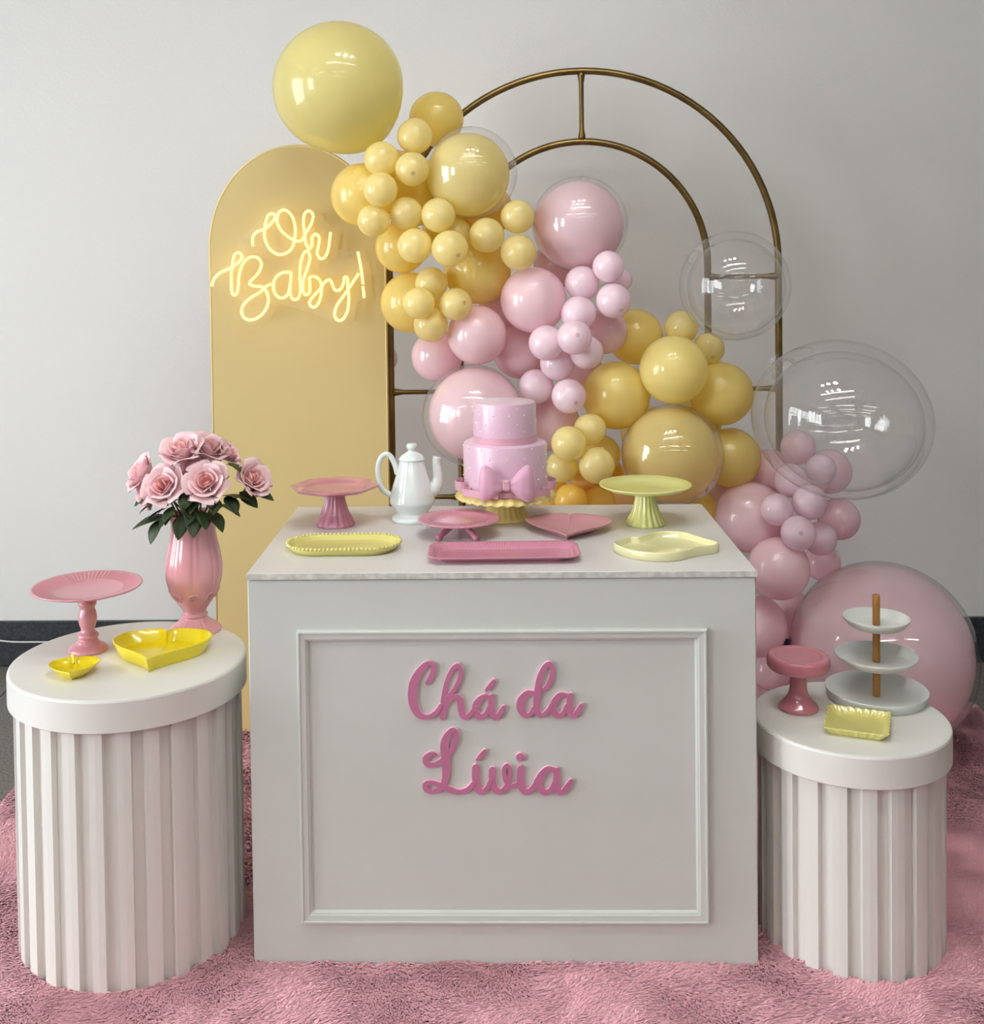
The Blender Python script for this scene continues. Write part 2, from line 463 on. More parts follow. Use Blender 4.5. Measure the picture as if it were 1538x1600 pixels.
for k in (-1, 0, 1):
    sp = mk('spot', *lathe([(.04, .05), (.10, .03), (.12, -.02), (.112, -.02), (.10, 0)], 28), MT['metal'], t, loc=(k * .38, 0, 0))
    mk('bulb', *lathe([(.108, -.016), (.06, -.022), (.01, -.024)], 24), MT['tube'], sp)
    l = bpy.data.lights.new('spot_light', 'AREA'); l.shape = 'DISK'; l.size = .21; l.energy = 4; l.color = (1, .98, .94)
    o = bpy.data.objects.new('spot_light', l); COL.objects.link(o); o.parent = sp; o.location = (0, 0, -.03)

# ================================================================== rug
RX0, RX1, RY0, RY1 = -1.225, 1.54, 0.9, 3.70
def rug_outline():
    P = []
    rc = .22
    def corner(cx_, cy_, a0):
        for k in range(7):
            a = a0 + PI / 2 * k / 6; P.append((cx_ + rc * math.cos(a), cy_ + rc * math.sin(a)))
    corner(RX1 - rc, RY1 - rc, 0); corner(RX0 + rc, RY1 - rc, PI / 2); corner(RX0 + rc, RY0 + rc, PI); corner(RX1 - rc, RY0 + rc, 1.5 * PI)
    return P
rug = thing('rug', 'fluffy pink long pile rug under the table and pedestals', 'rug', (0, 0, 0))
mk('backing', *loft(rug_outline(), [(0, FZ), (0, -.001), (.004, 0)]), MT['rugbase'], rug, smooth=False)
# objects standing on the rug: (x, y, half size) used to keep strands out from under them
PED_L = (-0.7151, 2.4079, 0.241, 0.2294, 0.5766)
PED_R = (0.7805, 2.3582, 0.1959, 0.1839, 0.4519)
TBL = dict(x=0.0614, y=2.2555, w=1.0, d=0.60, h=0.7885)
def pile():
    # dense where the frame shows it, thinner elsewhere
    zones = [((RX0, RX1, 2.02, 2.30), 190000), ((.9, RX1, 2.30, RY1), 190000), ((RX0, -.9, 2.30, RY1), 70000), ((-.5, -.42, 2.3, 3.0), 12000), ((-.9, .9, 2.3, RY1), 90000), ((RX0, RX1, RY0, 2.02), 60000)]
    pts = []
    for (a, b, c, d), n in zones:
        q = rng.random((n, 2)); pts.append(np.stack([a + (b - a) * q[:, 0], c + (d - c) * q[:, 1]], 1))
    P = np.concatenate(pts)
    keep = np.ones(len(P), bool)
    for (x, y, R, rb, h) in (PED_L, PED_R):
        keep &= (P[:, 0] - x) ** 2 + (P[:, 1] - y) ** 2 > (rb - .004) ** 2
    c, s = math.cos(-YAW), math.sin(-YAW); dx, dy = P[:, 0] - TBL['x'], P[:, 1] - TBL['y']
    lx, ly = dx * c - dy * s, dx * s + dy * c
    keep &= ~((abs(lx) < .498) & (ly > .002) & (ly < .6))
    for sx in (RX0, RX1):
        for sy in (RY0, RY1):
            ccx = sx + (.22 if sx == RX0 else -.22); ccy = sy + (.22 if sy == RY0 else -.22)
            m1 = ((P[:, 0] < ccx) if sx == RX0 else (P[:, 0] > ccx)) & ((P[:, 1] < ccy) if sy == RY0 else (P[:, 1] > ccy))
            keep &= ~(m1 & ((P[:, 0] - ccx) ** 2 + (P[:, 1] - ccy) ** 2 > .22 ** 2))
    P = P[keep]; n = len(P)
    # swirling lay direction
    x, y = P[:, 0], P[:, 1]
    a = -.5 + .9 * np.sin(3.1 * x + 1.3 * np.sin(4.3 * y)) + .8 * np.sin(3.7 * y + 2.1 + 1.4 * np.sin(3.9 * x)) + .8 * np.sin(11 * x - 9 * y) + .5 * np.sin(23 * x + 19 * y) + rng.normal(0, .42, n)
    clump = .5 + .5 * np.sin(31 * x + 3 * np.sin(17 * y)) * np.sin(29 * y + 3 * np.sin(19 * x))
    Lh = .013 + .006 * rng.random(n); hh = (.0085 + .007 * rng.random(n)) * (.75 + .35 * clump)
    wd = .0012 + .0007 * rng.random(n)
    dx, dy = np.cos(a), np.sin(a)
    px_, py_ = -dy, dx
    b0 = np.stack([x - px_ * wd, y - py_ * wd, np.full(n, -.001)], 1); b1 = np.stack([x + px_ * wd, y + py_ * wd, np.full(n, -.001)], 1)
    mx_, my_ = x + dx * Lh * .35, y + dy * Lh * .35
    m0 = np.stack([mx_ - px_ * wd, my_ - py_ * wd, hh * .8], 1); m1 = np.stack([mx_ + px_ * wd, my_ + py_ * wd, hh * .8], 1)
    tp = np.stack([x + dx * Lh, y + dy * Lh, hh], 1)
    V = np.stack([b0, b1, m1, m0, tp], 1).reshape(-1, 3)
    i = np.arange(n) * 5
    T = np.stack([i, i + 1, i + 2, i, i + 2, i + 3, i + 3, i + 2, i + 4], 1).reshape(-1)
    me = bpy.data.meshes.new('pile')
    me.vertices.add(len(V)); me.vertices.foreach_set('co', V.reshape(-1).astype(np.float32))
    nf = n * 3
    me.loops.add(nf * 3); me.loops.foreach_set('vertex_index', T.astype(np.int32))
    me.polygons.add(nf); me.polygons.foreach_set('loop_start', (np.arange(nf) * 3).astype(np.int32))
    me.update()
    M = bpy.data.materials.new('pink_fur'); M.use_nodes = True
    nt = M.node_tree; b = nt.nodes['Principled BSDF']; b.inputs['Roughness'].default_value = .8; b.inputs['Specular IOR Level'].default_value = .25
    tc = nt.nodes.new('ShaderNodeTexCoord'); nz = nt.nodes.new('ShaderNodeTexNoise'); nz.inputs['Scale'].default_value = 260
    nt.links.new(tc.outputs['Object'], nz.inputs['Vector'])
    mx = nt.nodes.new('ShaderNodeMix'); mx.data_type = 'RGBA'; mx.inputs[6].default_value = srgb(230, 150, 164); mx.inputs[7].default_value = srgb(255, 204, 213)
    ge = nt.nodes.new('ShaderNodeNewGeometry'); va = nt.nodes.new('ShaderNodeVectorMath'); va.operation = 'MULTIPLY_ADD'
    va.inputs[1].default_value = (.55, .55, .55); va.inputs[2].default_value = (0, 0, .8)
    vn = nt.nodes.new('ShaderNodeVectorMath'); vn.operation = 'NORMALIZE'
    nt.links.new(ge.outputs['Normal'], va.inputs[0]); nt.links.new(va.outputs[0], vn.inputs[0]); nt.links.new(vn.outputs[0], b.inputs['Normal'])
    nt.links.new(nz.outputs['Fac'], mx.inputs[0]); nt.links.new(mx.outputs[2], b.inputs['Base Color'])
    me.materials.append(M)
    o = bpy.data.objects.new('pile', me); COL.objects.link(o); o.parent = rug; o['kind'] = 'stuff'
pile()

# ================================================================== fluted pedestals
def pedestal(spec, nsl, label, phase):
    x, y, R, rb, h = spec
    t = thing('fluted_pedestal', label, 'pedestal', (x, y, 0), 0, 'white fluted cylinder pedestals')
    th = .064
    mk('lid', *lathe([(R - .002, h - th), (R, h - th + .002), (R, h - .005), (R - .0015, h - .0015), (R - .005, h)], 96), MT['white'], t, sharp=20)
    rin = rb - .012
    mk('drum', *lathe([(rin, 0), (rin, h - th)], 96, cap0=False, cap1=False), MT['white'], t)
    me = None
    da = 2 * PI / nsl
    for k in range(nsl):
        if me is None:
            # trapezoid slat: proud flat face with bevelled flanks
            a1 = da * .30; a2 = da * .25
            ang = [-a1, -a2, 0, a2, a1]; rr = [rin - .001, rb, rb * 1.001, rb, rin - .001]
            V_ = [(r_ * math.cos(a), r_ * math.sin(a), z) for z in (0.0, h - th) for a, r_ in zip(ang, rr)]
            F_ = [(i, i + 1, i + 6, i + 5) for i in range(4)] + [(4, 3, 2, 1, 0), (5, 6, 7, 8, 9), (0, 5, 9, 4)]
            s = mk('slat', V_, F_, MT['white'], t, smooth=False); me = s.data
        else: s = inst('slat', me, t)
        s.rotation_euler = (0, 0, phase + k * da)
    return t
pedestal(PED_L, 27, 'taller wide white fluted pedestal holding the vase of roses', .05)
pedestal(PED_R, 21, 'shorter white fluted pedestal holding the three tier tray', .1)

# ================================================================== table
tb = thing('dessert_table', 'white box table with framed front panel holding the pink cake', 'table', (TBL['x'], TBL['y'], 0), YAW)
W2, TD, TH = .5, TBL['d'], TBL['h']
SL = .0125
mk('body', *box(-W2, W2, .002, TD - .002, 0, TH - SL - .0015, .0025), MT['tablew'], tb, smooth=False)
mk('top_board', *box(-W2 - .001, W2 + .001, -.001, TD, TH - SL, TH, .0012), MT['tabletop'], tb, smooth=False)
mk('top_edge_strip', *box(-W2 - .0015, W2 + .0015, -.0022, -.0008, TH - SL + .0006, TH - .0006), MT['edge'], tb, smooth=False)
# picture frame moulding, four mitred strips
FX0, FX1, FZ0, FZ1 = -.4025, .4025, .0905, .6755
MW = .0235
prof = [(0, 0), (.0, .008), (.002, .0115), (.005, .0115), (.006, .0095), (.0165, .0085), (.0175, .0065), (.0205, .0055), (.0215, .003), (.0235, 0)]
def strip(a, b, ia, ib):
    """a,b outer corners (x,z); ia, ib inward mitre directions"""
    V_ = []
    for (c, d) in ((a, ia), (b, ib)):
        for u_, h_ in prof: V_.append((c[0] + d[0] * u_, -h_ + .002, c[1] + d[1] * u_))
    n = len(prof); F_ = [(i, i + 1, n + i + 1, n + i) for i in range(n - 1)] + [tuple(range(n)), tuple(range(2 * n - 1, n - 1, -1)), (0, n, 2 * n - 1, n - 1)]
    return V_, F_
cs = [(FX0, FZ0), (FX1, FZ0), (FX1, FZ1), (FX0, FZ1)]; ds = [(1, 1), (-1, 1), (-1, -1), (1, -1)]
for k in range(4): mk('moulding', *strip(cs[k], cs[(k + 1) % 4], ds[k], ds[(k + 1) % 4]), MT['tablew'], tb, smooth=False)

# ------------------------------------------------------------------ lettering on the table front
def ribbon_letter(strokes, name, parent):
    """strokes: lists of (x, z, width) in metres on the table front; flat cut letter 6 mm thick with paler cut edge"""
    V, Fc, mi = [], [], []
    for st in strokes:
        P = catmull(st, 7)
        n = len(P); xy = np.array([p[:2] for p in P]); wd = np.array([p[2] for p in P]) / 2
        t = np.gradient(xy, axis=0); t /= (np.linalg.norm(t, axis=1, keepdims=True) + 1e-9)
        nn = np.stack([-t[:, 1], t[:, 0]], 1)
        Lf, Rt = xy + nn * wd[:, None], xy - nn * wd[:, None]
        # outline with rounded ends
        def endcap(c, d, r):
            return [c + r * (d * math.sin(a) + np.array([-d[1], d[0]]) * math.cos(a)) for a in np.linspace(0.25, PI - .25, 5)]
        capE = endcap(xy[-1], t[-1], wd[-1] * .96); capS = endcap(xy[0], -t[0], wd[0] * .96)
        for z, off in ((0, 0), (1, 0)): pass
        y0_, y1_ = 0.0, -.006 - .0004 * strokes.index(st)
        base = len(V)
        for q in (y0_, y1_):
            for ii, (a, b) in enumerate(zip(Lf, Rt)):
                qq = q - (.0009 * ii / n if q else 0)
                V.append((a[0], qq, a[1])); V.append((b[0], qq, b[1]))
        m_ = 2 * n
        for i in range(n - 1):
            l0, r0, l1, r1 = base + 2 * i, base + 2 * i + 1, base + 2 * i + 2, base + 2 * i + 3
            Fc.append((l0 + m_, r0 + m_, r1 + m_, l1 + m_)); mi.append(0)
            Fc.append((l0, l1, r1, r0)); mi.append(0)
            Fc.append((l0, l0 + m_, l1 + m_, l1)); mi.append(1); Fc.append((r0, r1, r1 + m_, r0 + m_)); mi.append(1)
        for cap, (li, ri) in ((capE, (base + 2 * (n - 1), base + 2 * (n - 1) + 1)), (capS, (base + 1, base))):
            cb = len(V); k = len(cap)
            for q in (y0_, y1_):
                for c in cap: V.append((c[0], q - (.0009 * (n - 1) / n if (q and cap is capE) else 0), c[1]))
            Fc.append(tuple([li + m_] + [cb + k + j for j in range(k)] + [ri + m_])); mi.append(0)
            ring = [li] + [cb + j for j in range(k)] + [ri]; ring2 = [li + m_] + [cb + k + j for j in range(k)] + [ri + m_]
            for j in range(len(ring) - 1): Fc.append((ring[j], ring2[j], ring2[j + 1], ring[j + 1])); mi.append(1)
    o = mk(name, V, Fc, [MT['letter'], MT['letter_edge']], parent, smooth=False)
    if len(o.data.polygons) == len(mi): o.data.polygons.foreach_set('material_index', mi)
    return o
def fz(x, y, w_=0):   # lettering sheet units -> metres on the table front
    return (LX0 + x * LK, LZ0 - y * LKZ, w_ * LK)
LK = 1 / (4.5235 * 795.0); LKZ = 1 / (4.5235 * 782.5); LX0, LZ0 = -.2185, .6424
LETTERS = {
 'cha': [('letter_c', [[(262,252,36),(296,195,38),(306,140,36),(275,114,34),(225,150,46),(172,235,62),(153,330,64),(166,420,62),(205,482,46),(262,492,34),(318,462,34),(356,410,28)]]),
         ('letter_h', [[(366,496,46),(374,410,48),(386,300,36),(410,215,32),(448,150,34),(482,134,34),(498,175,32),(484,242,32),(442,310,28),(404,346,26)],[(388,415,26),(422,366,34),(462,348,38),(490,380,46),(498,440,48),(508,480,44),(532,497,34),(566,468,30),(594,425,28)]]),
         ('letter_a', [[(704,362,34),(655,352,34),(612,395,50),(600,450,52),(628,492,44),(668,478,34),(698,425,34)],[(714,352,40),(710,420,46),(720,478,46),(745,498,36),(776,465,38),(798,428,34)]]),
         ('acute_accent', [[(678,306,26),(706,276,38),(732,242,30)]])],
 'da': [('letter_d', [[(1008,330,36),(965,332,44),(926,375,58),(920,430,58),(946,480,44),(985,476,30),(1012,430,28)],[(1056,312,22),(1105,286,32),(1136,228,36),(1146,160,32),(1125,122,34),(1086,150,36),(1052,230,42),(1036,330,46),(1030,420,46),(1042,470,44),(1072,482,32),(1112,448,30),(1140,405,28)]]),
        ('letter_a', [[(1246,346,34),(1197,342,36),(1158,390,50),(1146,440,52),(1174,484,44),(1215,474,34),(1246,415,32)],[(1270,344,40),(1262,410,46),(1268,470,44),(1294,488,34),(1324,455,38),(1348,415,34)]])],
 'livia': [('letter_l', [[(316,760,30),(280,754,34),(240,786,42),(250,826,38),(295,832,36),(345,808,34),(400,758,34),(444,690,38),(460,612,40),(434,586,34),(396,625,48),(376,690,60),(382,780,62),(386,870,60),(376,940,48),(345,996,38),(285,1020,32),(238,1000,36),(240,964,36),(285,956,30),(345,976,38),(410,1006,44),(480,1022,36),(540,1002,34),(578,960,30)]]),
           ('letter_i', [[(596,852,54),(595,920,56),(606,995,56),(636,1024,38),(672,996,32),(700,940,30)]]),
           ('acute_accent', [[(608,796,26),(636,766,38),(662,734,30)]]),
           ('letter_v', [[(714,868,50),(712,930,52),(726,998,54),(766,1022,40),(808,990,38),(834,930,36),(838,865,30),(815,836,30),(795,870,30),(806,940,34),(838,984,30),(876,972,28)]]),
           ('letter_i', [[(916,860,52),(912,930,54),(926,1002,50),(960,1024,38),(1000,988,32),(1028,932,30)]]),
           ('letter_dot', [[(909,778,60),(912,778,62),(915,778,60)]]),
           ('letter_a', [[(1156,872,36),(1102,864,40),(1052,918,54),(1042,980,54),(1074,1024,44),(1120,1014,36),(1152,955,34)],[(1172,872,44),(1165,950,50),(1172,1008,48),(1204,1027,38),(1240,986,40),(1268,948,34)]])],
}
for key, lab in (('cha', 'pink cut lettering reading Chá on the table front'), ('da', 'pink cut lettering reading da on the table front'), ('livia', 'pink cut lettering reading Lívia on the table front')):
    wt = thing('lettering', lab, 'lettering', (TBL['x'], TBL['y'], 0), YAW, 'pink cut words on the table front')
    for nm, st in LETTERS[key]:
        o = ribbon_letter([[fz(*p) for p in s] for s in st], nm, wt)
        o.location = (0, .0018, 0)

# ================================================================== arched panel and neon sign
PNL_Y = 3.40
pan = thing('arched_panel', 'tall pale yellow fabric covered panel with rounded top', 'panel', (-.4925, PNL_Y, 0), YAW)
hw, zt, ry = .2585, 1.739, .30
O = [(-hw, 0), (hw, 0)] + [(hw * math.cos(a), zt - ry + ry * math.sin(a)) for a in np.linspace(0, PI, 41)]
O = [p for i, p in enumerate(O)]
n = len(O)
dep = .045
Vp, Fp = [], []
Nn = normals2d(O)
for ins, yy in ((0, dep), (0, .004), (.0012, .0012), (.004, 0)):
    for j in range(n): Vp.append((O[j][0] - Nn[j][0] * ins, yy, O[j][1] - Nn[j][1] * ins))
for k in range(3):
    for j in range(n):
        a, b = k * n + j, k * n + (j + 1) % n
        Fp.append((a, b, b + n, a + n))
Fp.append(tuple(3 * n + j for j in range(n))); Fp.append(tuple(j for j in range(n - 1, -1, -1)))
mk('cover', Vp, Fp, MT['panel'], pan, smooth=False)
# stitched piping round the edge
pip = [(p[0] * .998, .002, p[1] * .9985 if p[1] > .01 else 0.002) for p in O[1:]] + [(-hw * .998, .002, .002)]
mk('piping', *tube(pip, .0035, 8), MT['panel_edge'], pan)

NEON = {
 'oh': [[(310,668),(307,622),(330,588),(375,572),(408,545),(435,512),(428,487),(402,489),(386,520),(376,570),(377,625),(402,682),(452,716),(503,706),(536,670),(550,600),(546,540),(526,490),(490,463),(456,480),(447,530),(470,580),(520,622),(562,640),(590,632),(612,592),(642,540),(652,492),(627,468),(602,490),(598,545),(606,605),(610,652),(630,682),(646,662),(646,622),(666,600),(687,622),(682,670),(676,712),(697,741),(726,722),(742,670),(751,590)]],
 'baby': [[(75,896),(86,858),(122,820),(187,790),(226,762),(246,732),(231,707),(206,715),(193,762),(185,850),(189,930),(205,947),(222,920),(229,840),(251,770),(290,732),(336,735),(357,772),(340,820),(303,860),(290,884),(320,896),(368,904),(396,958),(386,1020),(345,1070),(290,1089),(251,1066),(248,1015),(290,966),(350,930),(380,900),(412,884)],
          [(527,818),(482,818),(441,845),(425,892),(436,940),(470,964),(506,944),(521,890),(527,822)],
          [(521,880),(521,930),(530,962),(547,973),(572,958),(580,910),(577,850),(581,765),(600,708),(622,698),(634,740),(617,800),(597,860),(594,920),(609,946),(632,930),(634,880),(632,850),(660,841),(690,862),(700,905),(692,970),(667,1013),(641,1011),(632,986),(652,955),(690,915),(720,872),(746,860),(761,882),(776,917),(806,916),(826,880),(831,846),(848,852),(850,900),(856,960),(850,1030),(826,1080),(796,1091),(775,1062),(786,1010),(820,960),(862,900),(912,824)]],
 'mark': [[(907,700),(916,745),(926,800),(933,850),(937,886)],[(935,896),(940,925),(943,962)]],
}
NY = PNL_Y - .038
def nz(x, y):   # sign sheet units -> sign plane, metres from the panel's foot
    return (-.767 + x * .5742 / 1127 - y * .0138 / 1600, 0, 1.7874 - y * .8177 / 1600 - x * .0075 / 1127)
sg = thing('neon_sign', 'glowing warm yellow neon script sign reading Oh Baby! on the yellow panel', 'sign', (0, NY, 0), 0)
for key, nm in (('oh', 'tube_word_oh'), ('baby', 'tube_word_baby'), ('mark', 'tube_exclamation_mark')):
    parts = [tube([nz(*p) for p in catmull(s, 5)], 0.0036, 8) for s in NEON[key]]
    mk(nm, *join(*parts), MT['neon'], sg)
pl = [(195,700),(232,620),(300,568),(375,480),(470,436),(560,478),(620,448),(690,480),(765,585),(775,680),(880,684),(935,685),(965,800),(962,975),(905,985),(890,1095),(810,1130),(740,1095),(620,1045),(440,1000),(405,1085),(290,1122),(228,1080),(235,985),(80,930),(52,880),(90,810),(180,750)]
O = [nz(*p) for p in catmull(pl, 4, closed=True)]
Vp = [(p[0], .009, p[2]) for p in O] + [(p[0], .012, p[2]) for p in O]; n = len(O)
mk('backing_plate', Vp, [tuple(range(n)), tuple(range(2 * n - 1, n - 1, -1))] + [(j, n + j, n + (j + 1) % n, (j + 1) % n) for j in range(n)], MT['acrylic'], sg, smooth=False)
for x, y in ((250, 640), (860, 720), (640, 1020), (300, 1000)):
    q = nz(x, y); mk('standoff', *tube([(q[0], .008, q[2]), (q[0], .037, q[2])], .004, 8), MT['acrylic'], sg)

# ================================================================== brass double arch
ar = thing('double_arch_frame', 'tall brass tube double arch frame behind the balloons', 'arch', (.357, 3.5, 0), YAW)
RO, RI, SPR, TR = .587, .375, 1.372, .0108
def arch_pts(R):
    return [(-R, 0, 0), (-R, 0, SPR * .33), (-R, 0, SPR * .66)] + [(R * math.cos(a), 0, SPR + R * math.sin(a)) for a in np.linspace(PI, 0, 49)] + [(R, 0, SPR * .66), (R, 0, SPR * .33), (R, 0, 0)]
mk('outer_arch', *tube(arch_pts(RO), TR, 14), MT['gold'], ar)
mk('inner_arch', *tube(arch_pts(RI), TR, 14), MT['gold'], ar)
def crossbar(a, b):
    a, b = Vector(a), Vector(b); P = []; R_ = []
    for t_, r_ in ((0, .0115), (.05, .0115), (.16, .0075), (.5, .007), (.84, .0075), (.95, .0115), (1, .0115)):
        P.append(a.lerp(b, t_)); R_.append(r_)
    return mk('crossbar', *tube(P, R_, 12), MT['gold'], ar)
crossbar((0, 0, SPR + RI + .004), (0, 0, SPR + RO - .004))
for z in (1.334, .995, .674, .30):
    crossbar((-RO + .004, 0, z), (-RI - .004, 0, z)); crossbar((RI + .004, 0, z), (RO - .004, 0, z))

# ================================================================== balloons
def balloon_meshes():
    prof = []
    for k in range(0, 25):
        ph = PI * k / 24                       # 0 = crown (+z), PI = neck (-z)
        r = math.sin(ph); z = math.cos(ph)
        if z < 0:
            s = -z
            z = -(s + .10 * s ** 4); r = r * (1 - .05 * s ** 2)
        prof.append((r, z))
    prof = prof[::-1]
    prof[0] = (.03, prof[0][1]); prof[-1] = (.004, 1.0)
    b = mk('latex_balloon', *lathe(prof, 40), None)
    kn = mk('knot', *lathe([(.02, -1.09), (.03, -1.11), (.055, -1.125), (.06, -1.145), (.035, -1.16), (.03, -1.175), (.06, -1.22), (.075, -1.24), (.06, -1.235), (.02, -1.18)], 14), None)
    sp = mk('shell', *lathe([(max(math.sin(PI * k / 32), .004), -math.cos(PI * k / 32)) for k in range(33)], 48), None)
    return b, kn, sp
_b, _k, _s = balloon_meshes()
ME_B, ME_K, ME_S = _b.data, _k.data, _s.data
for o in (_b, _k, _s): bpy.data.objects.remove(o)
_cache = {}
def with_mat(me, material):
    key = (me.name, material.name)
    if key not in _cache:
        c = me.copy(); c.materials.clear(); c.materials.append(material); _cache[key] = c
    return _cache[key]

def orient(o, loc, r, crown, squash=(1, 1, 1)):
    q = Vector(crown).normalized().to_track_quat('Z', 'Y')
    o.location = loc; o.rotation_mode = 'QUATERNION'; o.rotation_quaternion = q
    o.scale = (r * squash[0], r * squash[1], r * squash[2])

CAMP = Vector((0, 0, CAM_H))
GAR = {'y': 'yellow balloons of the garland', 'p': 'pink balloons of the garland'}
def latex_balloon(x, y, z, r, kind, label, crown=None):
    spot = crown is not None
    view = (CAMP - Vector((x, y, z))).normalized()
    if crown is None: cr = view + Vector((random.uniform(-.45, .45), 0, random.uniform(-.3, .5)))
    else: cr = view + Vector((crown[0], 0, crown[1]))
    M = LX[kind + ('*' if spot else '')]
    o = inst('latex_balloon', with_mat(ME_B, M)); orient(o, (x, y, z), r, cr, (random.uniform(.985, 1.015),) * 2 + (1,))
    tag(o, label, 'balloon', GAR[kind[0]])
    inst('knot', with_mat(ME_K, M), o)
    return o
def double_balloon(x, y, z, r, kind, label, ri, off):
    t = thing('double_balloon', label, 'balloon', (x, y, z), 0, 'clear balloons with a coloured balloon inside')
    sh = inst('clear_shell', with_mat(ME_S, MT['clear2']), t); sh.scale = (r,) * 3
    sh['label'] = 'clear outer balloon'
    i_ = inst('inner_balloon', with_mat(ME_B, LX[kind]), t); orient(i_, off, ri, (0.1, -1, .35)); i_['label'] = 'opaque coloured balloon inside the clear one'
    k_ = inst('knot', with_mat(ME_K, MT['clear2']), t); orient(k_, (0, 0, 0), r * .93, (0.1, -1, .3))
    return t
def bubble(x, y, z, rx, rz, label, tilt=0.0, neck=(0, 0, 1)):
    t = thing('bubble_balloon', label, 'balloon', (x, y, z), 0, 'empty clear bubble balloons')
    sh = inst('outer_film', with_mat(ME_S, MT['clear']), t); sh.scale = (rx, rx * .97, rz); sh.rotation_euler = (0, tilt, 0)
    s2 = inst('inner_film', with_mat(ME_S, MT['clear']), t); s2.scale = (rx * .88, rx * .86, rz * .88); s2.rotation_euler = (0, tilt, 0); s2.location = (rx * .04, .01, -rz * .03)
    # pleated neck where the film is tied
    nv = Vector(neck).normalized()
    V_, F_ = lathe([(.10, -.09), (.085, -.03), (.05, .0), (.022, .02), (.03, .035), (.05, .06)], 40, mod=lambda a, k, r, zz: (r * (1 + .16 * math.sin(10 * a)), zz), cap0=False, cap1=False)
    nk = mk('neck', V_, F_, MT['clear'], t)
    p = Vector((nv.x * rx, nv.y * rx, nv.z * rz))
    orient(nk, p, .45 * rx / .15 * .5, nv)
    return t

